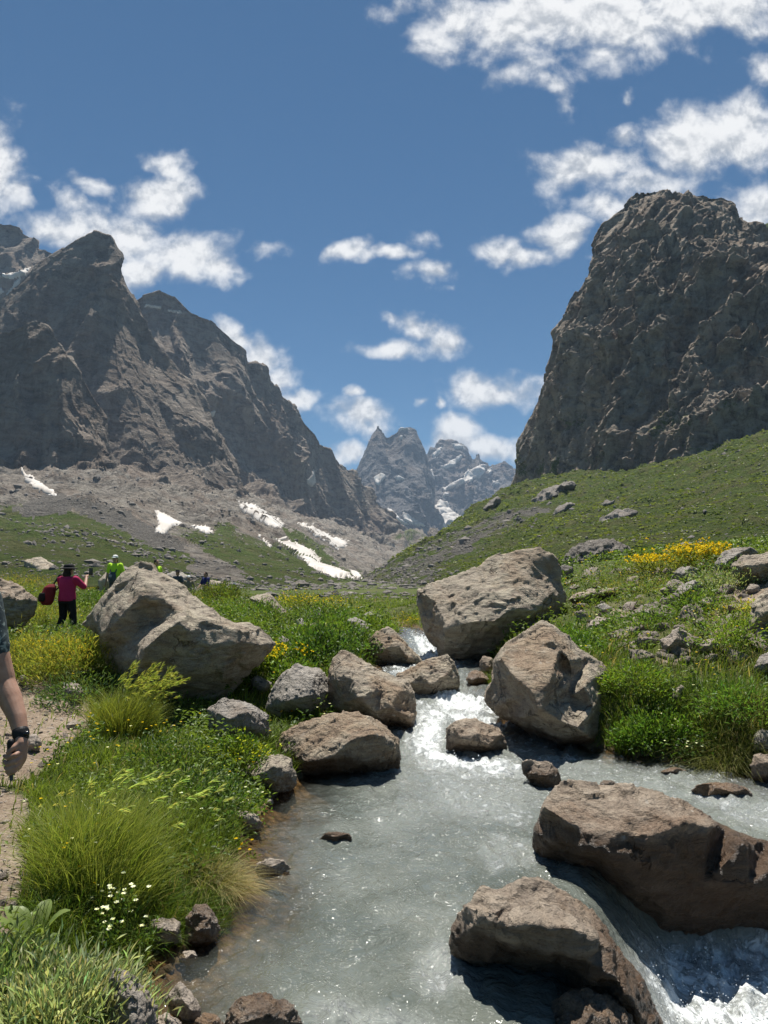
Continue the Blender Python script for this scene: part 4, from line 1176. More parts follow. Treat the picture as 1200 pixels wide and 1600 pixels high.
# ---- rocks on and around the left bank
BL = [
    ('dark rounded boulder cut off by the left edge behind the walking man', [(-70, 915), (-30, 900), (0, 903), (22, 911), (49, 924), (59, 939), (52, 960), (30, 985), (-20, 995), (-80, 985)], 13.2, 'rock_brown', [(0, 930, .5), (35, 935, .3), (-40, 935, .4), (10, 965, .45)]),
    ('grey slab at the far left skyline of the bank', [(-40, 880), (-10, 868), (22, 868), (36, 875), (40, 884), (20, 898), (-40, 900)], 24, 'rock_grey', []),
    ('long pale slab behind the woman in pink', [(37, 876), (64, 871), (86, 884), (99, 897), (96, 908), (67, 910), (41, 895)], 25, 'rock', []),
    ('tilted brown rock in front of the man with a white cap', [(161, 899), (168, 892), (180, 907), (180, 917), (176, 930), (157, 930), (153, 908)], 19, 'rock', []),
    ('dark rock behind the right slope of the huge tan boulder', [(259, 898), (270, 893), (280, 892), (296, 901), (294, 916), (280, 922), (268, 914)], 20, 'rock_grey', []),
    ('flat pale rock under the person in dark blue', [(318, 911), (330, 906), (352, 910), (354, 918), (340, 922), (320, 918)], 26, 'rock', []),
    ('small flat rock beside yellow flowers on the left bank', [(324, 930), (335, 925), (349, 926), (348, 936), (330, 938)], 22, 'rock_grey', []),
    ('long pale slab sloping down to the right above the left boulder', [(387, 934), (400, 929), (420, 928), (428, 935), (440, 947), (452, 963), (445, 968), (425, 962), (405, 952)], 20, 'rock', []),
    ('small two part rock on the grassy rise left of the stream', [(489, 955), (497, 948), (509, 959), (508, 970), (495, 966)], 24, 'rock_grey', []),
    ('upright rock pair left member on the grassy rise', [(463, 968), (473, 965), (480, 977), (484, 988), (474, 996), (464, 985)], 17, 'rock_grey', []),
    ('upright rock pair right member on the grassy rise', [(481, 979), (491, 972), (500, 985), (511, 1000), (500, 1008), (486, 1002)], 16.5, 'rock', []),
    ('grey rock under the bushes near the tip of the huge tan boulder', [(433, 998), (441, 993), (452, 999), (457, 1012), (450, 1025), (436, 1020)], 14, 'rock_grey', []),
    ('pale grey boulder at the left edge of the far rapids', [(541, 968), (556, 965), (572, 972), (580, 988), (575, 1000), (553, 1002), (544, 985)], 18.5, 'rock_grey', [(560, 980, .3), (566, 990, .35)]),
    ('tiny grey boulder on the far meadow', [(568, 960), (577, 955), (585, 960), (583, 968), (570, 967)], 36, 'rock_grey', []),
    ('dark boulder low on the far meadow', [(522, 949), (534, 946), (540, 950), (536, 955), (524, 955)], 42, 'rock_far', []),
    ('grey boulder on the meadow below the scree fan', [(538, 929), (546, 924), (556, 926), (556, 932), (542, 933)], 70, 'rock_grey', []),
    ('boulder with rounded top beside the dirt path', [(97, 1092), (99, 1074), (110, 1067), (124, 1069), (133, 1081), (130, 1096), (112, 1100)], 9.0, 'stone', [(115, 1080, .2)]),
    ('small reddish rock beside the dirt path near the man\'s elbow', [(29, 1070), (30, 1056), (40, 1053), (42, 1070), (36, 1076)], 9.6, 'stone', []),
    ('pale flat rock among fennel near the walking man', [(8, 985), (16, 978), (30, 977), (44, 985), (40, 993), (12, 994)], 13.5, 'stone', []),
    ('white flat stone by the man\'s hand', [(40, 1165), (44, 1148), (58, 1146), (66, 1160), (60, 1178), (46, 1180)], 5.7, 'stone', []),
    ('half buried slab hidden in grass at the foot of the huge tan boulder', [(325, 1108), (350, 1092), (390, 1100), (418, 1118), (422, 1150), (395, 1165), (350, 1160), (328, 1140)], 8.4, 'rock_grey', []),
    ('broken grey rock behind the tip of the huge tan boulder', [(392, 1062), (402, 1056), (424, 1066), (428, 1080), (415, 1086), (396, 1078)], 10.4, 'rock_grey', []),
    ('pale rounded stone at the left bank waterline', [(358, 1292), (362, 1272), (380, 1264), (398, 1270), (410, 1285), (404, 1298), (380, 1302)], 5.75, 'stone', [(382, 1278, .12)]),
    ('pale round pebble rock beside the low pale rock', [(412, 1255), (416, 1246), (426, 1248), (428, 1258), (418, 1262)], 6.0, 'stone', []),
    ('square bank rock under overhanging grass at the pool corner', [(222, 1468), (228, 1446), (242, 1436), (264, 1434), (281, 1440), (284, 1474), (262, 1486), (232, 1486)], 4.15, 'stone', [(250, 1450, .12), (275, 1455, .1), (250, 1472, .08)]),
    ('dark clod of earth and stones in the bank beside the pool', [(286, 1478), (290, 1436), (306, 1414), (322, 1412), (335, 1428), (345, 1450), (335, 1470), (310, 1482)], 4.3, 'rock_wet', []),
    ('large grey slab behind the silvery shrub at the bottom', [(176, 1522), (182, 1514), (196, 1520), (230, 1545), (245, 1572), (244, 1640), (200, 1680), (160, 1660), (160, 1560)], 3.05, 'rock_grey', [(215, 1560, .12), (215, 1600, .16), (190, 1550, .08)]),
    ('pointed pale stone standing in the shallows', [(280, 1535), (290, 1545), (304, 1560), (316, 1575), (312, 1592), (292, 1604), (275, 1598), (264, 1577), (259, 1559)], 3.35, 'stone', [(285, 1562, .06), (300, 1580, .07)]),
    ('rounded tan stone cut off by the bottom edge', [(238, 1605), (244, 1590), (262, 1585), (282, 1598), (286, 1625), (250, 1640)], 3.1, 'stone', []),
    ('wet orange stone at the bottom edge left of the domed rock', [(304, 1595), (318, 1583), (340, 1587), (352, 1605), (346, 1630), (306, 1630)], 3.1, 'rock_wet', []),
    ('domed wet orange rock with water sliding over it', [(345, 1600), (356, 1572), (378, 1558), (402, 1555), (432, 1562), (458, 1574), (474, 1600), (470, 1650), (350, 1650)], 3.2, 'rock_wet', [(390, 1575, .1), (420, 1585, .14), (375, 1600, .16)]),
    ('small tan stone in the shallows near the bank', [(279, 1497), (287, 1486), (304, 1486), (312, 1498), (298, 1508), (282, 1507)], 3.85, 'stone', []),
    ('small pale stone showing above the pool', [(398, 1360), (403, 1348), (420, 1342), (444, 1345), (455, 1357), (430, 1372), (406, 1374)], 4.75, 'stone', [(425, 1354, .05)]),
    ('smallest brown stone in the middle of the pool', [(499, 1312), (505, 1303), (522, 1300), (547, 1302), (551, 1314), (530, 1322), (506, 1321)], 5.35, 'rock_brown', [(525, 1308, .04)]),
    ('dark wet stone between the mid rapids rock and the pointed boulder', [(728, 1062), (734, 1050), (745, 1046), (757, 1052), (766, 1062), (756, 1072), (734, 1070)], 10.6, 'rock_wet', []),
    ('reddish rock wedged left of the pointed boulder', [(750, 1034), (755, 1024), (768, 1028), (774, 1040), (769, 1054), (752, 1050)], 11.2, 'rock_brown', []),
    ('dark stone just above the far rapids beside the triangular rock', [(574, 1020), (584, 1015), (592, 1022), (590, 1034), (576, 1032)], 14.2, 'rock_grey', []),
]
for i, (lab, sil, Y, mt, inn) in enumerate(BL):
    big = np.ptp([a[0] for a in sil]) / F * Y > .55
    rock(lab, sil, inn, Y=None if Y < 60 else Y, mat=mt, name='boulder' if big else 'stone', cat='rock', seed=20 + i * 1.37, off=.06)

# ---- rocks on the right bank
BR = [
    ('dark tilted slab on the skyline left of the long pale boulder', [(1116, 882), (1130, 863), (1150, 856), (1174, 855), (1185, 863), (1160, 876), (1139, 893), (1121, 893)], 15.5, 'rock_grey', [(1150, 868, .3), (1132, 880, .3)]),
    ('long pale boulder at the right edge on top of the bank', [(1143, 884), (1160, 870), (1200, 864), (1250, 868), (1255, 905), (1200, 914), (1165, 912), (1146, 902)], 14.5, 'rock', [(1165, 884, .35), (1200, 880, .38), (1185, 900, .3)]),
    ('grey boulder above two others on the right bank', [(1048, 905), (1052, 894), (1060, 887), (1079, 884), (1097, 891), (1093, 905), (1075, 914), (1055, 914)], 15.5, 'rock_grey', [(1070, 895, .25)]),
    ('small brown rock left of the striped grey boulder on the right bank', [(1030, 922), (1046, 911), (1060, 916), (1055, 927), (1040, 932)], 14.2, 'rock', []),
    ('striped grey boulder in the middle of the right bank', [(1047, 932), (1060, 915), (1086, 906), (1102, 913), (1090, 924), (1072, 942), (1049, 946)], 13.6, 'rock_grey', [(1080, 918, .25), (1062, 930, .3)]),
    ('little grey stone right of the grey boulders on the bank', [(1103, 909), (1112, 902), (1121, 905), (1117, 915), (1106, 920)], 14.5, 'stone', []),
    ('pinkish block above the gravel on the right bank', [(1093, 940), (1105, 932), (1121, 933), (1122, 945), (1108, 958), (1096, 950)], 12.8, 'stone', []),
    ('pale slab in grass beside the huge pale boulder', [(918, 976), (934, 963), (950, 966), (948, 980), (930, 991), (916, 988)], 12.6, 'stone', []),
    ('dark cracked stone above the pale slab in grass', [(931, 948), (941, 942), (957, 949), (954, 960), (940, 962)], 13.3, 'rock_grey', []),
    ('broken pale rock with a tilted top in the right bank grass', [(1032, 1000), (1045, 993), (1052, 983), (1060, 980), (1081, 993), (1076, 1003), (1064, 1020), (1036, 1022)], 10.8, 'stone', [(1055, 1000, .18), (1045, 1010, .2)]),
    ('rounded tan stone near the broken pale rock', [(1092, 1008), (1100, 1001), (1114, 998), (1124, 1004), (1116, 1022), (1098, 1026)], 10.6, 'stone', []),
    ('thin pale slab lying in grass right of the pointed boulder', [(973, 1012), (985, 1004), (998, 998), (1001, 1004), (984, 1015)], 11.4, 'stone', []),
    ('grey boulder cut off by the right edge among dense grass', [(1178, 1042), (1188, 1026), (1204, 1018), (1235, 1030), (1230, 1056), (1200, 1060), (1182, 1054)], 9.7, 'rock_grey', [(1200, 1036, .2)]),
    ('brown boulder at the right edge below the gravel', [(1172, 985), (1178, 945), (1198, 922), (1245, 920), (1255, 990), (1200, 996)], 11.8, 'rock', [(1200, 955, .35)]),
    ('low flat rock on the right bank beside the huge pale boulder', [(886, 938), (898, 928), (920, 921), (943, 920), (968, 918), (964, 930), (930, 938), (900, 946)], 14.6, 'rock', []),
    ('tan boulder at the right edge sitting on the waterline', [(1172, 1196), (1180, 1179), (1200, 1180), (1250, 1186), (1255, 1228), (1200, 1226), (1175, 1216)], 7.1, 'rock_brown', [(1195, 1192, .15), (1195, 1210, .12)]),
    ('narrow pale rock showing through the right bank grass', [(1043, 1095), (1052, 1078), (1064, 1070), (1072, 1076), (1062, 1102), (1050, 1104)], 8.9, 'stone', []),
    ('black wet rock breaking the surface at the right', [(1078, 1236), (1090, 1226), (1110, 1222), (1145, 1224), (1168, 1232), (1176, 1242), (1150, 1250), (1100, 1250)], 6.35, 'rock_wet', [(1120, 1232, .1), (1145, 1238, .1)]),
    ('brown wet stone barely above water upstream of the black wet rock', [(1030, 1206), (1045, 1200), (1060, 1199), (1074, 1205), (1060, 1212), (1040, 1212)], 7.0, 'rock_wet', []),
    ('dark stone tip behind the massive foreground boulder', [(935, 1226), (942, 1220), (955, 1219), (966, 1226), (950, 1234)], 6.2, 'rock_wet', []),
    ('dark block on the right shoulder of the huge pale boulder', [(874, 886), (880, 882), (895, 886), (897, 900), (890, 908), (878, 908)], 16, 'rock_far', []),
    ('grey knob in the right bank grass near the right edge', [(1176, 1172), (1178, 1148), (1190, 1138), (1210, 1140), (1212, 1180)], 7.7, 'rock_grey', []),
    ('pale stone at the foot of the long pale boulder', [(1165, 922), (1172, 912), (1186, 914), (1190, 926), (1176, 930)], 13.6, 'stone', []),
    ('small pale stone below the dark tilted slab', [(1088, 885), (1096, 876), (1108, 878), (1112, 888), (1098, 892)], 16.5, 'stone', []),
]
for i, (lab, sil, Y, mt, inn) in enumerate(BR):
    big = np.ptp([a[0] for a in sil]) / F * Y > .55
    rock(lab, sil, inn, Y=None if Y < 60 else Y, mat=mt, name='boulder' if big else 'stone', cat='rock', seed=90 + i * 1.91, off=.06)

# ---- outcrops on the green hillside
OUT = [
    ('dark craggy outcrop behind the huge pale boulder at the foot of the green slope', [(878, 884), (884, 868), (900, 853), (925, 845), (945, 842), (965, 846), (985, 855), (1000, 868), (1008, 884), (960, 896), (900, 896)], 34, 1.4),
    ('upper left dark outcrop on the green slope', [(824, 802), (832, 782), (850, 765), (872, 758), (892, 752), (900, 758), (880, 772), (862, 786), (846, 800)], 300, 1.3),
    ('small dark outcrop below the upper left one', [(862, 806), (872, 792), (890, 785), (900, 788), (884, 802), (870, 810)], 260, 1.3),
    ('long dark outcrop low in the middle of the green slope', [(930, 826), (942, 808), (962, 797), (985, 795), (998, 800), (985, 812), (960, 822), (940, 830)], 190, 1.3),
    ('lone dark boulder on the green slope under the cliff', [(940, 790), (946, 781), (956, 784), (962, 780), (958, 790), (946, 794)], 230, 1.2),
    ('dark flat boulder low on the green slope near the yellow flowers', [(1055, 852), (1068, 847), (1085, 848), (1088, 854), (1070, 859), (1056, 858)], 100, 1.2),
    ('dark crag high on the green slope left of the cliff foot', [(755, 796), (765, 782), (778, 775), (784, 782), (774, 794), (762, 800)], 400, 1.2),
    ('small boulder beside the dark flat one on the slope', [(1072, 841), (1080, 836), (1088, 838), (1088, 843), (1076, 845)], 112, 1.2)]
for i, (lab, sil, Y, st) in enumerate(OUT):
    P_, nv_ = GR[h_right.name]
    ppx, ppy = proj(P_[:nv_])
    cx_ = np.mean([a[0] for a in sil]); by_ = np.max([a[1] for a in sil]) - 2
    dd_ = (ppx - cx_) ** 2 + (ppy - by_) ** 2
    if i > 0:
        dd_ = (ppx - cx_) ** 2 + (ppy - (by_ * .25 + .75 * np.mean([a[1] for a in sil]))) ** 2
        Y = float(P_[:nv_].reshape(-1, 3)[dd_.argmin(), 1])
    rock(lab, sil, Y=Y, mat='rock_far', name='rock_outcrop', cat='outcrop', seed=150 + i * 2.3, off=0, strata=st, rough=1.5, bulge=.25)

# ------------------------------------------------------------------ plants
def leaf_mat(name, trans=.45, gloss=.06, rough=.45):
    m, t, p = new_mat(name)
    col = t.mix(1.0, t.attr('Col', 'Color'), (1.32, 1.34, 1.05), 'MULTIPLY')
    p.inputs['Roughness'].default_value = rough
    p.inputs['Specular IOR Level'].default_value = gloss * 5
    t.put(p.inputs['Base Color'], col)
    tl = t.node('ShaderNodeBsdfTranslucent')
    t.put(tl.inputs[0], t.mix(1.0, col, (1.25, 1.2, .7), 'MULTIPLY'))
    mx = t.node('ShaderNodeMixShader')
    mx.inputs[0].default_value = trans
    t.put(mx.inputs[1], p.outputs[0]); t.put(mx.inputs[2], tl.outputs[0])
    t.put(t.n['Material Output'].inputs[0], mx.outputs[0])
    return m


MAT['leaf'] = leaf_mat('leaf')
MAT['petal'] = leaf_mat('petal', .3, .02, .7)
MAT['stem'] = leaf_mat('stem', .15)


class Bag:
    """collects ribbons and leaves for one mesh"""
    def __init__(self):
        self.V, self.Q, self.T, self.C, self.n = [], [], [], [], 0

    def add(self, V, Q, T, C):
        self.V.append(V)
        if Q is not None and len(Q): self.Q.append(Q + self.n)
        if T is not None and len(T): self.T.append(T + self.n)
        self.C.append(C); self.n += len(V)

    def ribbons(self, base, az, h, bend, w, col, seg=4, taper=.8, tipcol=None, lift=1.0, drop=.55):
        base = np.asarray(base, float); N = len(base)
        if N == 0: return
        az, h, bend, w = [np.broadcast_to(np.asarray(a, float), (N,)) for a in (az, h, bend, w)]
        col = np.broadcast_to(np.asarray(col, float), (N, 3))
        t_ = np.linspace(0, 1, seg + 1)
        dirh = np.stack([np.cos(az), np.sin(az), np.zeros(N)], -1)
        roll = rng.uniform(0, 2 * np.pi, N)
        side = np.stack([np.cos(roll), np.sin(roll), rng.normal(0, .15, N)], -1)
        rows = []
        cols = []
        for k, tt in enumerate(t_):
            hor = h * bend * tt ** 1.8
            ver = h * (tt * lift - drop * np.minimum(bend, 1.6) * tt ** 2.2)
            c = base + dirh * hor[:, None] + np.array([0, 0, 1.0]) * ver[:, None]
            ww = w * (1 - tt) ** taper * .5 + .0002
            cc = col if tipcol is None else col * (1 - tt ** 2) + np.asarray(tipcol) * tt ** 2
            rows.append(c - side * ww[:, None]); cols.append(cc)
            if k < seg:
                rows.append(c + side * ww[:, None]); cols.append(cc)
        nv = len(rows)
        V = np.stack(rows, 1).reshape(-1, 3); C = np.stack(cols, 1).reshape(-1, 3)
        o = np.arange(N)[:, None] * nv
        Q = [np.concatenate([o + 2 * k, o + 2 * k + 1, o + 2 * k + 3, o + 2 * k + 2], 1) for k in range(seg - 1)]
        Q = np.concatenate(Q) if Q else np.zeros((0, 4), int)
        T = np.concatenate([o + 2 * seg - 2, o + 2 * seg - 1, o + 2 * seg], 1)
        self.add(V, Q, T, C)

    def leaves(self, pos, d, L, W, col, fold=.25):
        pos = np.asarray(pos, float); N = len(pos)
        if N == 0: return
        d = d / np.linalg.norm(d, axis=1, keepdims=True)
        r = rng.normal(size=(N, 3)) * .5 + np.array([0, 0, .9])
        s = np.cross(d, r); s /= np.linalg.norm(s, axis=1, keepdims=True) + 1e-9
        u = np.cross(s, d)
        L = np.broadcast_to(np.asarray(L, float), (N,))[:, None]; W = np.broadcast_to(np.asarray(W, float), (N,))[:, None]
        col = np.broadcast_to(np.asarray(col, float), (N, 3))
        a = pos
        b = pos + d * L * .45 + s * W * .5 + u * W * fold
        c = pos + d * L - u * L * .12
        e = pos + d * L * .45 - s * W * .5 + u * W * fold
        V = np.stack([a, b, c, e], 1).reshape(-1, 3)
        o = np.arange(N)[:, None] * 4
        T = np.concatenate([np.concatenate([o, o + 1, o + 2], 1), np.concatenate([o, o + 2, o + 3], 1)])
        self.add(V, None, T, np.repeat(col, 4, 0))

    def build(self, name, mat, parent=None):
        V = np.concatenate(self.V); C = np.concatenate(self.C)
        fs = []
        if self.Q: fs.append(np.concatenate(self.Q))
        if self.T: fs.append(np.concatenate(self.T))
        return mesh_np(name, V, fs, MAT[mat], parent=parent, cols=np.clip(C, 0, 1))


def jit(col, n, a=.25, hue=.12):
    col = np.asarray(col, float)
    return np.clip(col * (1 + rng.normal(0, a, (n, 1))) * (1 + rng.normal(0, hue, (n, 3)) * np.array([1, .5, .8])), .004, 1)


GREEN, LUSH, YEL, DRY, SILV = (.10, .145, .026), (.062, .10, .018), (.17, .19, .035), (.33, .27, .14), (.20, .235, .14)


def empty(name, loc, label, cat, group=None):
    o = bpy.data.objects.new(name, None)
    COL.objects.link(o)
    o.location = loc
    o.empty_display_size = .1
    return tag(o, label, cat, group)


def attach(ob, root):
    """parent to an Empty that has only been moved, keeping the world position of the mesh"""
    ob.parent = root
    ob.data.transform(Matrix.Translation(-root.location))


# ---- the ground cover
def scatter(n, y0, y1, xr=.66):
    Y = np.exp(rng.uniform(math.log(y0), math.log(y1), n))
    X = rng.uniform(-xr, xr, n) * (Y + .4)
    return X, Y


rock_c = np.array([(a[0], a[1], a[2], a[3]) for a in ROCKS])
g = Bag()
X, Y = scatter(330000, 2.3, 60)
sd_ = sdist(X, Y)
k = sd_ > .015
X, Y, sd_ = X[k], Y[k], sd_[k]
Z = gz_at(X, Y)
P = np.stack([X, Y, Z], -1)
q0 = np.stack([X, Y, X * 0], -1)
br_ = bareness(P)
dn = fbm(q0 * .8, 3)
thin = np.where(X > 2.2, sstep(P[:, 2], .6, 1.3) * .7, 0) + np.where(Y > 22, .35, 0)
k = (rng.random(len(X)) > br_ * .97) & (rng.random(len(X)) > thin * (dn < .35))
P, q0, sd_ = P[k], q0[k], sd_[k]
n = len(P)
hn = fbm(q0 * .9 + 40, 3); cn = fbm(q0 * .55 + 80, 3); yn = fbm(q0 * 1.4 + 120, 2)
h = (.10 + .10 * rng.random(n) ** 2 + .10 * np.clip(hn, -.4, 1)) * np.interp(P[:, 1], [2, 5, 12, 30, 60], [.9, 1.15, 1.35, 1.2, 1.3])
h *= 1 - .5 * sstep(P[:, 2], .6, 1.3) * (P[:, 0] > 1.5)
h *= 1 - .6 * np.exp(-((P[:, 0] + 7.0) / 1.2) ** 2 - ((P[:, 1] - 15.5) / 2) ** 2)
h *= 1 - .55 * np.exp(-((P[:, 0] + 2.0) / 1.2) ** 2 - ((P[:, 1] - 8.6) / 1.0) ** 2)
h *= np.where((P[:, 0] > 1.5) & (P[:, 1] < 13), 1.25, 1.0) * np.interp(sd_, [0, .12, .5], [.7, 1.35, 1])
wd_ = (.0032 + .00085 * P[:, 1]) * rng.uniform(.6, 1.4, n)
mixv = np.clip(.5 + cn * .9 + rng.normal(0, .22, n), 0, 1)[:, None]
col = np.array(LUSH) * (1 - mixv) + np.array((.165, .215, .04)) * mixv
dry = (rng.random(n) < np.clip(.03 + .3 * yn + .12 * (P[:, 0] > 2), 0, .6))[:, None]
col = np.where(dry, np.array(DRY) * rng.uniform(.6, 1.1, (n, 1)), col)
col = col * (1 + rng.normal(0, .25, (n, 1)))
az = rng.normal(-.15, 1.5, n)
g.ribbons(P, az, h, rng.uniform(.15, 1.0, n), wd_, np.clip(col, .006, 1), seg=3)
# low leafy herbs between the grass
X, Y = scatter(46000, 2.3, 26)
sd_ = sdist(X, Y)
k = (sd_ > .03)
k &= rng.random(len(X)) < .6
P = np.stack([X, Y, gz_at(X, Y)], -1)[k]
q0 = P * np.array([1, 1, 0])
k = (fbm(q0 * 1.1 + 200, 3) > -.02) & (bareness(P) < .5)
P = P[k]; q0 = q0[k]
cl = 4
P4 = np.repeat(P, cl, 0)
n = len(P4)
P4 = P4 + rng.normal(0, 1, (n, 3)) * np.array([.035, .035, 0]) + np.array([0, 0, 1]) * (rng.uniform(.03, .24, n) * np.interp(P4[:, 1], [2, 8, 26], [.8, 1.2, 1.3]))[:, None]
hc = np.clip(.5 + .8 * fbm(np.repeat(q0, cl, 0) * .8 + 300, 2), 0, 1)[:, None]
lc = np.array((.045, .085, .018)) * (1 - hc) + np.array((.12, .17, .035)) * hc
d_ = rng.normal(size=(n, 3)) * np.array([1, 1, .5]) + np.array([0, 0, .35])
g.leaves(P4, d_, (.018 + .0042 * P4[:, 1]) * rng.uniform(.6, 1.4, n), (.010 + .0022 * P4[:, 1]) * rng.uniform(.6, 1.3, n), lc * (1 + rng.normal(0, .22, (n, 1))))
# specks of white and yellow blossom in the turf
X, Y = scatter(2600, 3.2, 30)
P = np.stack([X, Y, gz_at(X, Y)], -1)
k = (sdist(X, Y) > .1) & (fbm(P * np.array([.5, .5, 0]) + 400, 3) > .12) & (bareness(P) < .5)
P = P[k]; n = len(P)
pc = np.where(rng.random((n, 1)) < .72, np.array((.62, .46, .02)), np.array((.75, .75, .70)))
for a_ in range(5):
    dd = np.stack([np.cos(a_ * 1.2566 + P[:, 0] * 9), np.sin(a_ * 1.2566 + P[:, 0] * 9), np.full(n, .35)], -1)
    g.leaves(P + np.array([0, 0, 1]) * (.16 + .12 * np.abs(np.sin(P[:, 0] * 31)))[:, None], dd, (.007 + .001 * P[:, 1]), (.006 + .0008 * P[:, 1]), pc)
o = g.build('grass', 'leaf')
o['kind'] = 'stuff'


# ---- single plants
def tuft(label, px, py, n, h, spread, col, az=0.0, azs=1.2, bend=(.2, .9), w=.006, heads=0, headcol=(.42, .42, .16), name='grass_clump', cat='grass', tip=None, seg=5, lean=0.0, group=None, Y=None):
    b = hit_ground(px, py) if Y is None else None
    if b is None:
        p_ = at(px, py, Y); b = np.array(p_)
    root = empty(name, b, label, cat, group)
    g = Bag()
    r = spread * np.sqrt(rng.random(n)); th = rng.uniform(0, 2 * np.pi, n)
    B = b + np.stack([r * np.cos(th), r * np.sin(th), np.zeros(n)], -1)
    B[:, 2] = gz_at(B[:, 0], B[:, 1]) - .02
    out = np.arctan2(np.sin(th), np.cos(th))
    azv = np.where(rng.random(n) < .45, out, rng.normal(az, azs, n))
    hh = h * rng.uniform(.45, 1.05, n) * (1 - .35 * (r / max(spread, .01)) ** 2)
    g.ribbons(B, azv, hh, rng.uniform(*bend, n), w * rng.uniform(.6, 1.3, n), jit(col, n), seg=seg, tipcol=tip)
    attach(g.build('foliage', 'leaf'), root)
    if heads:
        g = Bag(); g2 = Bag()
        th = rng.uniform(0, 2 * np.pi, heads); r = spread * .9 * np.sqrt(rng.random(heads))
        B = b + np.stack([r * np.cos(th), r * np.sin(th), np.zeros(heads)], -1)
        B[:, 2] = gz_at(B[:, 0], B[:, 1])
        azv = rng.normal(az, .45, heads); hh = h * rng.uniform(.8, 1.12, heads); bd = rng.uniform(.25, .6, heads)
        g.ribbons(B, azv, hh, bd, w * .6, jit(col, heads), seg=5, taper=.2)
        top = B + np.stack([np.cos(azv) * hh * bd, np.sin(azv) * hh * bd, hh * (1 - .55 * bd)], -1)
        tan_ = np.stack([np.cos(azv) * bd * 1.8, np.sin(azv) * bd * 1.8, 1 - 1.2 * bd], -1)
        tan_ /= np.linalg.norm(tan_, axis=1, keepdims=True)
        hl = .075 * h / .7
        m_ = 26
        tt = rng.random((heads, m_))
        Pp = top[:, None] + tan_[:, None] * (tt * hl)[..., None]
        dd = tan_[:, None] * rng.uniform(.8, 1.6, (heads, m_, 1)) + rng.normal(0, .34, (heads, m_, 3)) + np.array([math.cos(az), math.sin(az), -.15]) * .35
        g2.leaves(Pp.reshape(-1, 3), dd.reshape(-1, 3), rng.uniform(.03, .07, heads * m_) * h / .7, w * .75, jit(headcol, heads * m_, .15))
        attach(g.build('stalk', 'stem'), root)
        hd = g2.build('seed_head', 'leaf'); hd['kind'] = 'stuff'
        attach(hd, root)
    return root


def clumps(c, rad, m, flat=.75):
    """clump centres over a dome"""
    th = rng.uniform(0, 2 * np.pi, m); u = np.sqrt(rng.random(m))
    z = np.sqrt(np.clip(1 - u * u, 0, 1)) * rng.uniform(.45, 1.0, m)
    return c + np.stack([np.cos(th) * u, np.sin(th) * u, z * flat], -1) * rad


def shrub(label, px, py, rad, height, col, n=1400, leaf=.03, lw=.45, m=22, name='shrub', cat='shrub', flowers=None, spray=.22, up=.5, needle=False, group=None, col2=None, fl_size=1.0, fl_top=.75, base=None):
    b = hit_ground(px, py) if base is None else np.array(base)
    b = b.copy(); b[2] -= .03
    root = empty(name, b, label, cat, group)
    C = clumps(b, rad, m, height / rad)
    g = Bag()
    ci = rng.integers(0, m, n)
    loc = C[ci] + rng.normal(0, 1, (n, 3)) * rad * spray * np.array([1, 1, .8])
    loc[:, 2] = np.maximum(loc[:, 2], b[2] + .02)
    outw = loc - (b + np.array([0, 0, height * .2]))
    outw /= np.linalg.norm(outw, axis=1, keepdims=True) + 1e-6
    d = outw * .8 + rng.normal(0, .55, (n, 3)) + np.array([0, 0, up])
    cc = jit(col, n, .22) * (1 + .35 * perlin(C * 3.1)[ci])[:, None]
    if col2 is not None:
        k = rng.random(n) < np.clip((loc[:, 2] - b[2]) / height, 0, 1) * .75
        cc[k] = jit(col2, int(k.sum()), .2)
    g.leaves(loc, d, leaf * rng.uniform(.6, 1.4, n), leaf * lw * rng.uniform(.7, 1.3, n), cc)
    attach(g.build('foliage', 'leaf'), root)
    g = Bag()
    az = np.arctan2(C[:, 1] - b[1], C[:, 0] - b[0]); hr = np.hypot(C[:, 0] - b[0], C[:, 1] - b[1]); hh = np.maximum(C[:, 2] - b[2], .04)
    g.ribbons(np.repeat(b[None], m, 0) + rng.normal(0, .12, (m, 3)) * rad * np.array([1, 1, 0]), az, hh * 1.05, hr / hh * .9, max(.006, leaf * .16), jit((.10, .11, .04), m), seg=4, taper=.3, drop=.1)
    attach(g.build('stem', 'stem'), root)
    if flowers:
        fc, fn_ = flowers
        if fn_ <= 40:
            for i in range(fn_):
                g = Bag()
                c0 = C[rng.integers(0, m)] + rng.normal(0, 1, 3) * rad * spray
                c0[2] = max(c0[2], b[2] + height * fl_top * rng.uniform(.7, 1.25))
                a = rng.uniform(0, 6.28)
                pet = 6
                ang = a + np.arange(pet) * 6.283 / pet
                g.leaves(np.repeat(c0[None], pet, 0), np.stack([np.cos(ang), np.sin(ang), np.full(pet, .35)], -1) + np.array([0, -.35, 0]), leaf * .8 * fl_size, leaf * .7 * fl_size, jit(fc, pet, .08, .03))
                attach(g.build('flower_head', 'petal'), root)
        else:
            g = Bag()
            k = fn_
            ci = rng.integers(0, m, k)
            loc = C[ci] + rng.normal(0, 1, (k, 3)) * rad * spray * .9
            loc[:, 2] = np.maximum(loc[:, 2], b[2] + height * fl_top * rng.uniform(.8, 1.3, k))
            g.leaves(np.repeat(loc, 3, 0), rng.normal(size=(k * 3, 3)) + np.array([0, -.3, .6]), leaf * .55 * fl_size, leaf * .5 * fl_size, jit(fc, k * 3, .15, .05))
            fo_ = g.build('blossom', 'petal'); fo_['kind'] = 'stuff'
            attach(fo_, root)
    return root


Y_FL = (.66, .50, .025)
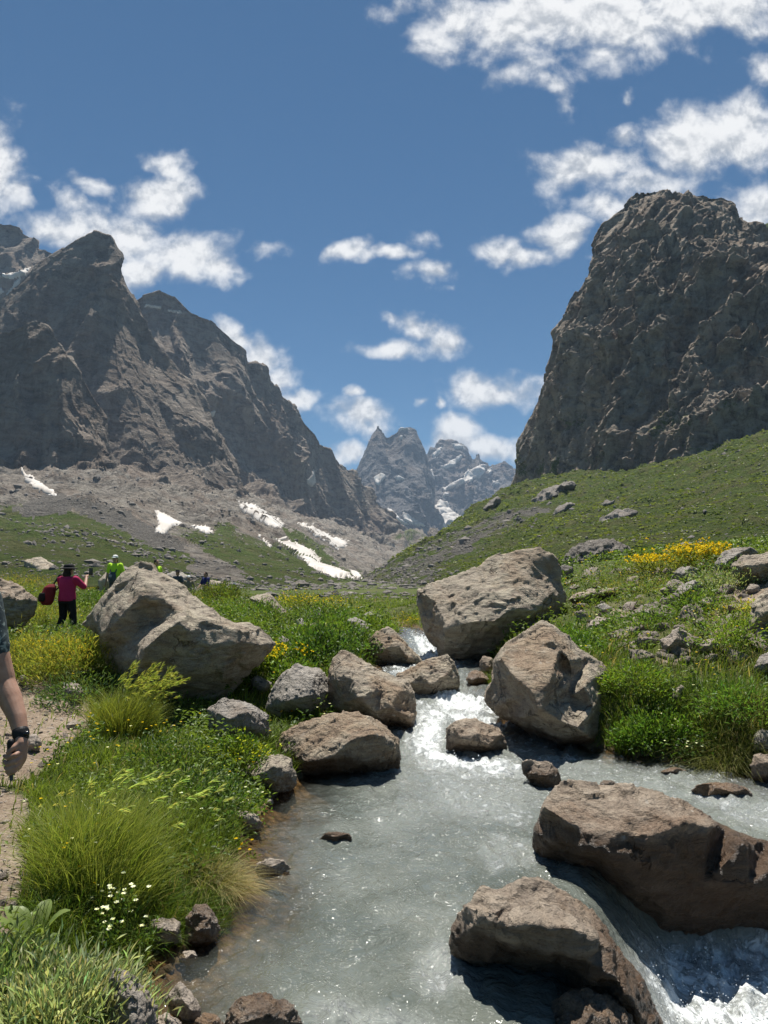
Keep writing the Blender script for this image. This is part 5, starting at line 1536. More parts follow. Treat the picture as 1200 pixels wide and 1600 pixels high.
# left bank, front to back
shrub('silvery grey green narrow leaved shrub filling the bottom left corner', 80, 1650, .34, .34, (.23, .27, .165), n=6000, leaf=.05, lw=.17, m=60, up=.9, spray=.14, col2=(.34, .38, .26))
shrub('second silvery shrub behind the corner one at the left edge', -10, 1575, .24, .22, (.14, .19, .085), n=2600, leaf=.05, lw=.18, m=30, up=.9, spray=.16, name='shrub')
tuft('long bright green grass clump bending right with pale seed heads, left foreground', 150, 1375, 3000, .66, .30, (.15, .20, .034), az=-.1, azs=.8, bend=(.08, .75), w=.0055, heads=18, headcol=(.34, .40, .17), tip=(.24, .26, .09))
tuft('low grass clump below the long bright one beside the path', 120, 1440, 1300, .30, .24, (.075, .12, .022), az=.2, w=.0055, bend=(.3, 1.2))
tuft('grass clump left of the long bright one at the path edge', 75, 1310, 700, .36, .16, (.14, .18, .03), az=0, w=.005, bend=(.2, 1.0), heads=8)
tuft('grass clump with pale nodding heads beside the herbs above the pool', 258, 1330, 1300, .46, .28, (.125, .165, .034), az=-.1, w=.005, bend=(.1, .8), heads=12, headcol=(.38, .41, .2))
tuft('yellow green barley clump with feathery seed heads at the foot of the huge tan boulder', 190, 1150, 2300, .70, .30, (.17, .19, .034), az=.15, azs=.5, bend=(.15, .75), w=.0065, heads=95, headcol=(.27, .30, .09), tip=(.19, .22, .06))
tuft('dark sedge tuft with straw coloured hanging leaves over the pool', 325, 1385, 1500, .34, .20, (.085, .105, .03), az=-.3, bend=(.4, 1.5), w=.005, tip=(.36, .29, .17))
tuft('dry straw tuft drooping into the water at the bank corner', 352, 1390, 700, .24, .10, (.36, .29, .17), az=-.6, azs=.5, bend=(.9, 1.9), w=.004)
tuft('short dark green grass clump on the lower bank above the square rock', 290, 1425, 1400, .24, .24, (.07, .11, .02), w=.005, bend=(.2, 1.1))
tuft('feathery green clump above the square bank rock', 215, 1425, 1800, .26, .30, (.085, .135, .024), w=.0045, bend=(.3, 1.3))
shrub('leafy bright green herb at the left waterline', 362, 1268, .24, .18, (.12, .18, .03), n=1300, leaf=.034, lw=.5, m=26, flowers=((.75, .76, .72), 14), fl_size=.5)
shrub('dark leafy herb behind the grass clump with pale nodding heads', 296, 1275, .40, .24, (.055, .095, .022), n=2200, leaf=.034, lw=.45, m=30, flowers=((.74, .75, .72), 12), fl_size=.5)
shrub('dark herb in the shade right of the barley clump', 262, 1190, .4, .16, (.05, .09, .02), n=1400, leaf=.038, lw=.4, m=30)
shrub('yellow flowering leafy plant in shade at the foot of the huge boulder', 372, 1200, .26, .30, (.07, .115, .02), n=1500, leaf=.042, lw=.4, m=22, flowers=((.40, .42, .03), 150), fl_top=.5)
tuft('bluish grey tuft in front of the grey sloping boulder', 424, 1160, 1000, .32, .2, (.10, .14, .05), az=0, w=.007, bend=(.2, .9))
shrub('orange yellow blossoms beside the grey sloping boulder', 466, 1122, .16, .16, (.09, .12, .03), n=260, leaf=.035, m=8, flowers=((.68, .38, .03), 60))
shrub('white flowered plant standing over the bank beside the silvery corner shrub', 196, 1500, .16, .34, (.08, .13, .03), n=420, leaf=.03, lw=.3, m=9, flowers=((.8, .8, .78), 26), fl_size=.55, fl_top=.9)
shrub('white flowered plant among grass left of the square bank rock', 178, 1450, .14, .28, (.08, .13, .03), n=360, leaf=.03, lw=.3, m=8, flowers=((.8, .8, .78), 9), fl_size=.42, fl_top=.8)
shrub('small yellow flowers at the waterline below the bright green herb', 368, 1335, .12, .16, (.08, .12, .02), n=260, leaf=.028, m=7, flowers=((.72, .52, .02), 9), fl_size=.6)
# broad dock leaves by the path
b = hit_ground(48, 1475)
root = empty('dock_plant', b, 'dock plant with broad upright pale leaves at the left edge by the path', 'plant')
for i in range(9):
    g = Bag()
    a = rng.uniform(0, 6.28); L = rng.uniform(.16, .28)
    n_ = 7
    tt = np.linspace(0, 1, n_)
    d = np.array([math.cos(a) * .55, math.sin(a) * .55, .9]); d /= np.linalg.norm(d)
    s = np.cross(d, [0, 0, 1.0]); s /= np.linalg.norm(s)
    mid = b + np.array([math.cos(a), math.sin(a), 0]) * .03 + d * (tt * L)[:, None] - np.array([0, 0, 1]) * (tt ** 2.5 * L * .35)[:, None]
    wv = np.sin(np.pi * np.clip(tt * .93 + .05, 0, 1)) ** .8 * L * .17
    rf = .25 * wv[:, None] * np.cross(s, d)
    V = np.concatenate([mid - s * wv[:, None] + rf, mid, mid + s * wv[:, None] + rf])
    Q = np.concatenate([np.array([[k, k + 1, n_ + k + 1, n_ + k], [n_ + k, n_ + k + 1, 2 * n_ + k + 1, 2 * n_ + k]]) for k in range(n_ - 1)])
    g.add(V, Q, None, jit((.17, .22, .085), len(V), .06, .03))
    attach(g.build('leaf', 'leaf'), root)

# fennel-like domes on the upper left
FEN = [('feathery yellow green fennel dome in front of the woman in pink', 62, 1062, .75, .55, (.155, .185, .05)), ('feathery fennel dome at the far left by the man\'s elbow', 8, 1050, .6, .45, (.13, .165, .045)),
       ('fennel dome topped with yellow bloom left of the huge tan boulder', 122, 1068, .6, .62, (.15, .18, .04)), ('fennel patch behind the dark rounded boulder', 70, 975, .8, .5, (.13, .17, .045)),
       ('tall fennel between the slab and the dark boulder at the far left', 30, 935, 1.0, .75, (.14, .17, .05))]
for i, (lab, px, py, r_, h_, c_) in enumerate(FEN):
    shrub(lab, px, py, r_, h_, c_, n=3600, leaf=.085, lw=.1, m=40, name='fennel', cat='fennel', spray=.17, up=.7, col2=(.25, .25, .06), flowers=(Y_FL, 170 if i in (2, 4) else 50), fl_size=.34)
shrub('dark leafy herb under the fennel left of the barley clump', 135, 1105, .45, .42, (.06, .10, .035), n=1500, leaf=.06, lw=.3, m=22)
for i, (px, py) in enumerate([(53, 1068), (75, 1060), (84, 1062), (115, 1072), (53, 1083), (93, 1078), (72, 1048)]):
    pass
# bushes along the middle left bank
MB_ = [('round dark green bush beside the lumpy tan boulder', 505, 1045, .55, .75, (.045, .085, .018), None), ('bushy green plants above the lumpy tan boulder', 478, 1020, .6, .6, (.065, .11, .02), None),
       ('yellow flowering bush right of the tip of the huge tan boulder', 436, 1050, .45, .6, (.085, .125, .022), 220), ('grassy bush below the yellow flowering one', 455, 1075, .4, .4, (.07, .12, .02), None),
       ('loose bush on the rise above the huge tan boulder', 340, 965, .9, .6, (.09, .125, .028), None), ('yellow flowered bush behind the crest of the huge tan boulder', 312, 942, .8, .75, (.14, .15, .03), 260),
       ('green bush between the two slabs on the rise', 395, 972, .9, .65, (.07, .115, .022), None), ('bush with yellow tips right of the long pale slab', 462, 955, 1.0, .7, (.12, .145, .03), 240),
       ('dark bush left of the triangular rock', 545, 1018, .6, .55, (.05, .09, .02), None), ('large bush on the crest left of the far rapids', 512, 985, .9, .75, (.06, .105, .02), None),
       ('yellowish bush on the crest before the meadow', 500, 952, 1.1, .6, (.14, .155, .035), 200), ('bright green bush at the far rapids bank', 590, 990, .6, .5, (.085, .13, .024), None),
       ('bush with yellow bloom on the far bank of the rapids', 630, 984, .9, .55, (.12, .14, .03), 160), ('low bush beside the pale grey boulder at the far rapids', 535, 1000, .6, .45, (.08, .125, .024), None),
       ('bush under the upright rock pair', 470, 1010, .6, .5, (.075, .12, .024), None), ('low scrub left of the upright rock pair', 425, 985, .8, .5, (.08, .12, .025), None),
       ('scrub right of the woman in pink', 145, 945, .8, .5, (.06, .10, .025), None), ('scrub with yellow bloom behind the woman in pink', 135, 925, 1.0, .7, (.12, .14, .03), 160),
       ('scrub at the left foot of the huge tan boulder', 112, 1018, .6, .28, (.10, .14, .035), 90)]
for lab, px, py, r_, h_, c_, fl in MB_:
    shrub(lab, px, py, r_ * .85, h_ * .75, tuple(1.25 * q for q in c_), n=1500, leaf=.075, lw=.42, m=26, name='bush', cat='bush', spray=.2, flowers=(Y_FL, int(fl * .5)) if fl else None, fl_size=.8)
MB2 = [('bush hiding the legs of the person in dark blue', 318, 930, .8, .62, (.10, .13, .03)), ('bush hiding the legs of the pair low on the rise', 362, 934, .9, .62, (.09, .125, .03)), ('low bush between the two groups of people on the rise', 342, 936, .8, .5, (.12, .14, .035))]
for lab, px, py, r_, h_, c_ in MB2:
    p_ = at(px, 910, 30.5)
    shrub(lab, px, py, r_, h_ + .35, c_, n=1500, leaf=.10, lw=.36, m=24, name='bush', cat='bush', spray=.2, base=(p_[0], 30.5, float(gz_at(p_[0], 30.5)[0])))
# right bank
RB_ = [('bright green bush between the huge pale boulder and the pale slab', 893, 1012, .5, .5, (.07, .125, .02), None), ('low green bush right of the pointed boulder top', 915, 1025, .45, .35, (.06, .115, .02), None),
       ('rounded green bush above the overgrown water edge', 995, 1078, .42, .4, (.10, .15, .025), None), ('dark leafy bush hanging over the water beside the pointed boulder', 1003, 1170, .36, .34, (.06, .11, .02), None),
       ('tall leafy plants on the bank left of the hanging sedge', 1040, 1152, .45, .38, (.075, .13, .024), None), ('leafy bush at the right edge above the tan waterline boulder', 1165, 1122, .5, .4, (.07, .125, .024), None),
       ('green bush under the striped grey boulder', 1085, 955, .6, .4, (.075, .12, .022), None), ('wide low bush in the middle of the right bank', 1010, 985, .7, .35, (.07, .12, .024), None),
       ('low yellow green bush below the gravel on the right bank', 1150, 1000, .7, .4, (.11, .16, .03), None), ('dull green bush on the right bank crest', 960, 915, .9, .4, (.09, .12, .035), None),
       ('sage coloured bush below the long pale boulder', 1135, 920, .6, .4, (.15, .18, .10), None), ('yellow green bush beside the brown boulder at the right edge', 1170, 970, .45, .35, (.17, .18, .05), 60),
       ('reddish green scrub right of the low flat rock', 1010, 925, .9, .3, (.13, .13, .045), None)]
for lab, px, py, r_, h_, c_, fl in RB_:
    shrub(lab, px, py, r_ * .85, h_ * (.62 if py < 1030 else .85), tuple(1.25 * q for q in c_), n=1700, leaf=.055, lw=.30, m=28, name='bush', cat='bush', spray=.2, flowers=(Y_FL, fl) if fl else None, fl_size=.8)
for lab, px, py, r_, h_ in [('patch of bright yellow flowers on the right bank skyline, larger and left', 1040, 893, .62, .36), ('patch of bright yellow flowers on the right bank skyline, taller and right', 1086, 892, .55, .55)]:
    shrub(lab, px, py, r_, h_, (.13, .15, .03), n=1500, leaf=.08, lw=.3, m=24, name='flower_patch', cat='flowers', flowers=((.58, .43, .025), 230), fl_size=1.1, fl_top=.8)
tuft('sedge clump hanging over the water on the right bank', 1135, 1172, 2200, .55, .38, (.07, .105, .022), az=-1.6, azs=1.0, bend=(.3, 1.6), w=.007, tip=(.22, .21, .09))
tuft('pale dry grass tuft with hanging stems at the right waterline', 1140, 1190, 420, .42, .2, (.30, .27, .15), az=-1.4, azs=.5, bend=(.8, 1.8), w=.006)
tuft('tall grass in front of the hanging bush beside the pointed boulder', 976, 1166, 600, .36, .12, (.10, .145, .022), az=0, w=.007, bend=(.1, .7))
tuft('tall reed like grass in the middle of the right bank', 1100, 1110, 1200, .5, .4, (.08, .13, .022), az=0, w=.008, bend=(.1, .8))
tuft('soft green grass dome on the right bank beside the pointed boulder', 1000, 1090, 1600, .4, .5, (.11, .15, .03), az=0, w=.007, bend=(.2, 1.0))
tuft('round grass tuft growing at the foot of the huge pale boulder', 773, 1026, 900, .42, .2, (.085, .125, .02), bend=(.2, 1.1), w=.011, Y=11.6)
shrub('white blossoms above the water on the right bank', 1052, 1172, .4, .34, (.05, .09, .018), n=900, leaf=.05, lw=.4, m=18, flowers=((.78, .78, .76), 34), fl_size=.36, fl_top=.45)

# ---- loose stones, gravel and far scree
def stone_mesh(seed, sub=3):
    bm = bmesh.new()
    r_ = np.random.default_rng(seed)
    for _ in range(14):
        v = r_.normal(size=3); v /= np.linalg.norm(v)
        bm.verts.new(v * np.array([1, .8, .55]) * r_.uniform(.75, 1.05))
    bmesh.ops.convex_hull(bm, input=bm.verts[:])
    loose = [v for v in bm.verts if not v.link_faces]
    for v in loose: bm.verts.remove(v)
    bmesh.ops.bevel(bm, geom=bm.edges[:], offset=.07, segments=1, affect='EDGES')
    bmesh.ops.triangulate(bm, faces=bm.faces[:])
    bmesh.ops.subdivide_edges(bm, edges=bm.edges[:], cuts=2, use_grid_fill=True)
    V = np.array([v.co for v in bm.verts])
    d = .09 * fbm(V * 2 + seed, 4) + .05 * chip(V * 3 + seed)
    for v, dv in zip(bm.verts, d):
        v.co *= 1 + dv
    bmesh.ops.recalc_face_normals(bm, faces=bm.faces[:])
    me = bpy.data.meshes.new('stone')
    bm.to_mesh(me); bm.free()
    me.polygons.foreach_set('use_smooth', np.zeros(len(me.polygons), bool))
    return me


SM = []
for i in range(6):
    me = stone_mesh(i + 3); me.materials.append(MAT['stone']); SM.append(me)


def loose(n, polyset, size, label, group, margin=0):
    c = 0
    for _ in range(n * 30):
        if c >= n: break
        poly = polyset[rng.integers(0, len(polyset))]
        a = np.array(poly, float)
        px, py = rng.uniform(a[:, 0].min(), a[:, 0].max()), rng.uniform(a[:, 1].min(), a[:, 1].max())
        if px < -60 or px > 1260 or py > 1640 or not inpoly(np.array([px]), np.array([py]), poly)[0]:
            continue
        b = hit_ground(px, py)
        s_ = size * (b[1] / 6) ** .5 * rng.lognormal(0, .45)
        o = bpy.data.objects.new('stone', SM[rng.integers(0, 6)])
        COL.objects.link(o)
        o.location = (b[0], b[1], b[2] + s_ * .12)
        o.scale = (s_, s_ * rng.uniform(.7, 1.1), s_ * rng.uniform(.6, 1.1))
        o.rotation_euler = (rng.normal(0, .25), rng.normal(0, .25), rng.uniform(0, 6.28))
        tag(o, label, 'stone', group)
        c += 1


loose(75, BARE[:2], .040, 'small loose stone on the bare earth path at the left', 'loose stones on the path')
loose(46, BARE[2:6], .07, 'small loose stone on the bare gravel of the right bank', 'loose stones on the right bank')
loose(34, [BARE[6], [(235, 1500), (330, 1450), (330, 1520), (250, 1570)]], .026, 'small wet stone in the shallows by the left bank', 'stones in the shallows')
loose(120, [[(880, 900), (1180, 880), (1200, 1040), (980, 1030), (900, 960)]], .11, 'small pale stone half hidden in the right bank grass', 'stones in the right bank grass')
loose(26, [[(380, 940), (600, 950), (600, 1000), (440, 1040), (330, 960)]], .085, 'small grey stone half hidden in the left bank grass', 'stones in the left bank grass')


def pebbles(name, P, s, mat, flat=.6):
    ico = np.array([(0, 0, 1), (.89, 0, .45), (.28, .85, .45), (-.72, .53, .45), (-.72, -.53, .45), (.28, -.85, .45), (.72, .53, -.45), (-.28, .85, -.45), (-.89, 0, -.45), (-.28, -.85, -.45), (.72, -.53, -.45), (0, 0, -1)])
    T = np.array([(0, 1, 2), (0, 2, 3), (0, 3, 4), (0, 4, 5), (0, 5, 1), (1, 6, 2), (2, 7, 3), (3, 8, 4), (4, 9, 5), (5, 10, 1), (2, 6, 7), (3, 7, 8), (4, 8, 9), (5, 9, 10), (1, 10, 6), (11, 7, 6), (11, 8, 7), (11, 9, 8), (11, 10, 9), (11, 6, 10)])
    N = len(P)
    V = ico[None] * (1 + rng.normal(0, .22, (N, 12, 1))) * rng.uniform(.6, 1.3, (N, 1, 3)) * np.array([1, 1, flat])
    a = rng.uniform(0, 6.28, N); ca, sa = np.cos(a)[:, None], np.sin(a)[:, None]
    x = V[:, :, 0] * ca - V[:, :, 1] * sa; y = V[:, :, 0] * sa + V[:, :, 1] * ca
    V = np.stack([x, y, V[:, :, 2]], -1) * np.asarray(s)[:, None, None] + P[:, None]
    o = mesh_np(name, V.reshape(-1, 3), (T[None] + 12 * np.arange(N)[:, None, None]).reshape(-1, 3), MAT[mat], smooth=False)
    o['kind'] = 'stuff'
    return o


X, Y = scatter(60000, 2.3, 18)
P = np.stack([X, Y, gz_at(X, Y)], -1)
k = (bareness(P) > .5) & (sdist(X, Y) > -.15)
P = P[k]
P = P[(rng.random(len(P)) < .5)]
pebbles('gravel', P, rng.lognormal(-4.75, .55, len(P)) * (P[:, 1] / 5) ** .6, 'stone')
# far rocks on the meadow and on the green slope
Y = np.exp(rng.uniform(math.log(34), math.log(420), 5200)); X = rng.uniform(-.62, .12, 5200) * Y
P = np.stack([X, Y, gz_at(X, Y)], -1)
k = fbm(P * np.array([.03, .03, 0]), 4) > -.08
P = P[k]
s_ = rng.lognormal(-2.0, .6, len(P)) * (P[:, 1] / 60) ** .75
pebbles('meadow_rocks', P, np.minimum(s_, 1.8), 'rock_far')
Pm, nvm = GR[h_right.name]
Vm = Pm[:nvm].reshape(-1, 3)
sc_ = s_right(Vm, *proj(Vm))
pr_ = .03 + .5 * sc_ * (fbm(Vm / 20, 3) > -.2)
idx = rng.choice(len(Vm), 14000, replace=False, p=pr_ / pr_.sum())
P = Vm[idx]
s_ = rng.lognormal(-1.2, .65, len(P)) * np.interp(P[:, 1], [30, 100, 450], [.2, .42, 1.0])
pebbles('scree', P, np.minimum(s_, 2.4), 'rock_far', flat=.85)
Pl, nvl = GR[h_left.name]
Vl = Pl[:nvl].reshape(-1, 3)
Vl = Vl[(Vl[:, 1] < 900) & (np.abs(Vl[:, 0]) < .7 * Vl[:, 1])]
wl_ = np.clip(fbm(Vl / 40, 4) + .25, .02, 1) / Vl[:, 1] ** .5
idl = rng.choice(len(Vl), 6000, replace=False, p=wl_ / wl_.sum())
P = Vl[idl]
pebbles('slope_rocks', P, np.minimum(rng.lognormal(-1.1, .6, len(P)) * (P[:, 1] / 200) ** .8, 4), 'rock_far', flat=.8)
# grass tussocks on the green slope
idx = rng.choice(len(Vm), 60000, replace=True)
P = Vm[idx] + rng.normal(0, 1, (60000, 3)) * np.array([1, 1, 0]) * np.interp(Vm[idx, 1], [30, 450], [.2, .8])[:, None]
k = (sc_[idx] < .5) & (fbm(P / 9, 3) > -.25) & (P[:, 1] < 520)
P = P[k]; n = len(P)
g = Bag()
sz = np.interp(P[:, 1], [30, 100, 450], [.22, .36, .9]) * rng.uniform(.5, 1.5, n)
tc_ = np.clip(.5 + .9 * fbm(P / 25, 3), 0, 1)[:, None]
colr = np.array((.05, .075, .016)) * (1 - tc_) + np.array((.12, .145, .03)) * tc_
for a_ in range(3):
    g.leaves(P, np.stack([np.cos(a_ * 2.1 + P[:, 0]), np.sin(a_ * 2.1 + P[:, 0]), np.full(n, .55)], -1), sz, sz * .8, colr * (1 + rng.normal(0, .15, (n, 1))))
o = g.build('hillside_turf', 'leaf')
o['kind'] = 'stuff'

# drops of spray over the broken water
MAT['spray'] = new_mat('spray')[0]
MAT['spray'].node_tree.nodes['Principled BSDF'].inputs['Base Color'].default_value = (.85, .88, .88, 1)
MAT['spray'].node_tree.nodes['Principled BSDF'].inputs['Roughness'].default_value = .25
kf = np.flatnonzero((fo > .6) & (sdw < -.05))
pw = fo[kf] / wyr[kf]
kf = rng.choice(kf, 2600, p=pw / pw.sum())
P = np.stack([wxr[kf], wyr[kf], wz2[kf]], -1) + rng.normal(0, .02, (2600, 3))
P[:, 2] += np.abs(rng.normal(0, .035, 2600)) * rng.random(2600)
pebbles('spray', P, rng.lognormal(-5.9, .45, 2600) * (P[:, 1] / 5) ** .5, 'spray', flat=1.0)

# ------------------------------------------------------------------ people
def flat_mat(name, col, rough=.8, spec=.2, var=.25, sc=30):
    m, t, p = new_mat(name)
    pos = t.node('ShaderNodeTexCoord').outputs['Object']
    t.put(p.inputs['Base Color'], t.mix(t.noise(pos, sc, 5, .6), tuple(c * (1 - var) for c in col), tuple(min(1, c * (1 + var)) for c in col)))
    p.inputs['Roughness'].default_value = rough
    p.inputs['Specular IOR Level'].default_value = spec
    t.put(p.inputs['Normal'], t.bump(t.noise(pos, sc * 2.5, 4), .25, .01))
    return m


m, t, p = new_mat('skin')
pos = t.node('ShaderNodeTexCoord').outputs['Object']
t.put(p.inputs['Base Color'], t.ramp(t.noise(pos, 22, 6, .65), [(.3, (.30, .165, .11)), (.55, (.40, .235, .165)), (.8, (.47, .30, .22))]))
p.inputs['Roughness'].default_value = .55
p.inputs['Specular IOR Level'].default_value = .3
try:
    p.inputs['Subsurface Weight'].default_value = .08
    p.inputs['Subsurface Radius'].default_value = (.01, .004, .002)
except Exception:
    pass
t.put(p.inputs['Normal'], t.bump(t.noise(pos, 260, 4, .7), .25, .002))
MAT['skin'] = m
for k_, c_, kw in (('pink', (.38, .022, .09), {}), ('black', (.012, .012, .014), {}), ('maroon', (.16, .015, .02), {}), ('hivis', (.50, .78, .04), dict(var=.1)), ('hair', (.02, .014, .01), {}), ('white', (.75, .75, .72), {}),
                   ('slate', (.06, .075, .09), {}), ('navy', (.025, .03, .12), {}), ('rubber', (.015, .015, .016), dict(rough=.5)), ('khaki', (.22, .19, .13), {}), ('grey', (.30, .31, .32), {})):
    MAT[k_] = flat_mat(k_, c_, **kw)
m, t, p = new_mat('printed shirt')
pos = t.node('ShaderNodeTexCoord').outputs['Object']
t.put(p.inputs['Base Color'], t.ramp(t.noise(pos, 19, 3, .5, 2.0), [(.42, (.02, .035, .04)), (.5, (.055, .075, .075)), (.58, (.22, .26, .24))], 'CONSTANT'))
p.inputs['Roughness'].default_value = .85
MAT['print'] = m
m, t, p = new_mat('phone glass')
p.inputs['Base Color'].default_value = (.01, .01, .012, 1)
p.inputs['Roughness'].default_value = .15
MAT['glass'] = m


def capsule(p0, p1, r0, r1, seg=14, flat=1.0):
    """closed tapered tube with rounded ends"""
    p0 = np.array(p0, float); p1 = np.array(p1, float)
    ax = p1 - p0; L = np.linalg.norm(ax); ax = ax / max(L, 1e-6)
    a = np.array([1.0, 0, 0]) if abs(ax[0]) < .9 else np.array([0, 1.0, 0])
    s = np.cross(ax, a); s /= np.linalg.norm(s); u = np.cross(ax, s)
    prof = [(-r0 * .95, r0 * .3), (-r0 * .6, r0 * .8), (0, r0), (L, r1), (L + r1 * .6, r1 * .8), (L + r1 * .95, r1 * .3)]
    th = np.arange(seg) * 2 * np.pi / seg
    V = np.concatenate([p0 + ax * h + (np.cos(th)[:, None] * s + np.sin(th)[:, None] * u * flat) * r for h, r in prof])
    F_ = [tuple(range(seg))[::-1], tuple((len(prof) - 1) * seg + k for k in range(seg))]
    for k in range(len(prof) - 1):
        for j in range(seg):
            j2 = (j + 1) % seg
            F_.append((k * seg + j, k * seg + j2, (k + 1) * seg + j2, (k + 1) * seg + j))
    return V, F_


def rings(secs, seg=20):
    """closed loft through ellipses (centre, rx, ry)"""
    th = np.arange(seg) * 2 * np.pi / seg
    V = np.concatenate([np.array(c, float) + np.stack([np.cos(th) * rx, np.sin(th) * ry, 0 * th], -1) for c, rx, ry in secs])
    n = len(secs)
    F_ = [tuple(range(seg))[::-1], tuple((n - 1) * seg + k for k in range(seg))]
    for k in range(n - 1):
        for j in range(seg):
            j2 = (j + 1) % seg
            F_.append((k * seg + j, k * seg + j2, (k + 1) * seg + j2, (k + 1) * seg + j))
    return V, F_


def ball(c, r):
    r = np.broadcast_to(np.array(r, float), (3,))
    return rings([((c[0], c[1], c[2] + r[2] * z), r[0] * q, r[1] * q) for z, q in ((-.97, .22), (-.8, .6), (-.5, .866), (-.15, .988), (.2, .98), (.55, .835), (.82, .57), (.97, .22))])


def union(parts, voxel, smooth=3, xf=None):
    V, F_ = [], []
    n = 0
    for v, f in parts:
        V.extend(v); F_.extend([tuple(i + n for i in q) for q in f]); n += len(v)
    me = bpy.data.meshes.new('u')
    me.from_pydata([tuple(v) for v in V], [], F_)
    bm = bmesh.new(); bm.from_mesh(me); bmesh.ops.recalc_face_normals(bm, faces=bm.faces); bm.to_mesh(me); bm.free()
    ob = bpy.data.objects.new('u', me); COL.objects.link(ob)
    md = ob.modifiers.new('r', 'REMESH'); md.mode = 'VOXEL'; md.voxel_size = voxel
    sm = ob.modifiers.new('s', 'SMOOTH'); sm.iterations = smooth; sm.factor = .5
    me2 = evaluated(ob)
    bpy.data.objects.remove(ob)
    return me2


def piece(name, parts, voxel, mat, root, smooth=3):
    me = union(parts, voxel, smooth)
    me.name = name
    me.materials.clear(); me.materials.append(MAT[mat])
    me.polygons.foreach_set('use_smooth', np.ones(len(me.polygons), bool))
    o = bpy.data.objects.new(name, me); COL.objects.link(o)
    o.parent = root
    return o


def person(label, loc, rz, H, shirt, trousers, arms, hat=None, hair='hair', sleeve=.55, bow=0.0, legs=None, vox=.014, group=None, seat=False):
    """local frame: x to the person's right, y ahead, z up; arms: two (elbow, wrist) pairs, left then right"""
    k = H / 1.72
    root = empty('person', loc, label, 'person', group)
    root.rotation_euler = (0, 0, rz)
    sh = lambda s: np.array([.185 * s, bow * .42, 1.40]) * k
    hip = lambda s: np.array([.095 * s, 0, .90]) * k
    neck = np.array([0, bow * .5, 1.47]) * k
    hd = np.array([0, bow * .62 + .02, 1.60]) * k
    legs = legs or [((-.10, .03, .49), (-.10, -.02, .08)), ((.10, .01, .49), (.11, .04, .08))]
    body = [rings([((0, 0, .84 * k), .13 * k, .09 * k), ((0, 0, .95 * k), .165 * k, .115 * k), ((0, bow * .12 * k, 1.08 * k), .14 * k, .10 * k), ((0, bow * .3 * k, 1.25 * k), .16 * k, .11 * k), ((0, bow * .42 * k, 1.38 * k), .16 * k, .095 * k), ((0, bow * .46 * k, 1.45 * k), .07 * k, .06 * k)]),
            capsule(neck - np.array([0, 0, .05 * k]), hd - np.array([0, 0, .04 * k]), .055 * k, .052 * k),
            ball(hd, np.array([.072, .092, .112]) * k), ball(hd + np.array([0, .045, -.06]) * k, np.array([.05, .05, .05]) * k),
            capsule(hd + np.array([0, .085, .01]) * k, hd + np.array([0, .104, -.022]) * k, .009 * k, .014 * k),
            ball(hd + np.array([.073, 0, -.005]) * k, np.array([.012, .02, .03]) * k), ball(hd + np.array([-.073, 0, -.005]) * k, np.array([.012, .02, .03]) * k)]
    shirt_p = [rings([((0, 0, .86 * k), .19 * k, .14 * k), ((0, bow * .05 * k, .97 * k), .188 * k, .142 * k), ((0, bow * .15 * k, 1.10 * k), .175 * k, .13 * k), ((0, bow * .32 * k, 1.27 * k), .188 * k, .135 * k), ((0, bow * .42 * k, 1.38 * k), .185 * k, .115 * k), ((0, bow * .46 * k, 1.455 * k), .095 * k, .075 * k)])]
    for s, (el, wr) in zip((-1, 1), arms):
        el = np.array(el) * k; wr = np.array(wr) * k
        body += [capsule(sh(s), el, .052 * k, .042 * k), capsule(el, wr, .042 * k, .028 * k)]
        d = (wr - el) / np.linalg.norm(wr - el)
        body += [capsule(wr, wr + d * .07 * k, .030 * k, .034 * k, flat=.6)]
        side = np.cross(d, [0, 0, 1.0]) if abs(d[2]) < .9 else np.array([0, 1.0, 0])
        side /= np.linalg.norm(side)
        for q, ln in zip((-1.5, -.5, .5, 1.5), (.07, .085, .09, .075)):
            b0 = wr + d * .09 * k + side * q * .017 * k
            b1 = b0 + d * ln * .55 * k + np.array([0, .012, -.01]) * k
            body += [capsule(b0, b1, .010 * k, .009 * k, 8), capsule(b1, b1 + d * ln * .3 * k + np.array([0, .02, -.02]) * k, .009 * k, .008 * k, 8)]
        body += [capsule(wr + d * .03 * k, wr + d * .07 * k - side * .045 * k, .012 * k, .010 * k, 8)]
        shirt_p += [capsule(sh(s), sh(s) + (el - sh(s)) * sleeve * 1.4, .080 * k, .068 * k)]
    tr = [rings([((0, 0, .80 * k), .165 * k, .12 * k), ((0, 0, .93 * k), .178 * k, .128 * k), ((0, bow * .04 * k, 1.02 * k), .16 * k, .12 * k)])]
    shoe = []
    for s, (kn, an) in zip((-1, 1), legs):
        kn = np.array(kn) * k; an = np.array(an) * k
        body += [capsule(hip(s), kn, .078 * k, .055 * k), capsule(kn, an, .055 * k, .036 * k), capsule(an, an + np.array([0, .12, -.035]) * k, .035 * k, .03 * k)]
        tr += [capsule(hip(s), kn, .098 * k, .075 * k), capsule(kn, an + np.array([0, 0, .03]) * k, .075 * k, .058 * k)]
        shoe.append(union([capsule(an + np.array([0, -.03, -.035]) * k, an + np.array([0, .15, -.045]) * k, .045 * k, .042 * k), capsule(an + np.array([0, 0, .03]) * k, an, .05 * k, .05 * k)], .012, 2))
    bo = piece('body', body, vox * .6, 'skin', root, 2)
    piece('shirt', shirt_p, vox, shirt, root)
    piece('trousers', tr, vox, trousers, root)
    for me in shoe:
        me.name = 'shoe'; me.materials.clear(); me.materials.append(MAT['rubber'])
        o = bpy.data.objects.new('shoe', me); COL.objects.link(o); o.parent = root
    for s in (-1, 1):
        piece('eye', [ball(hd + np.array([.028 * s, .078, .018]) * k, .011 * k)], .004, 'black', root, 1)
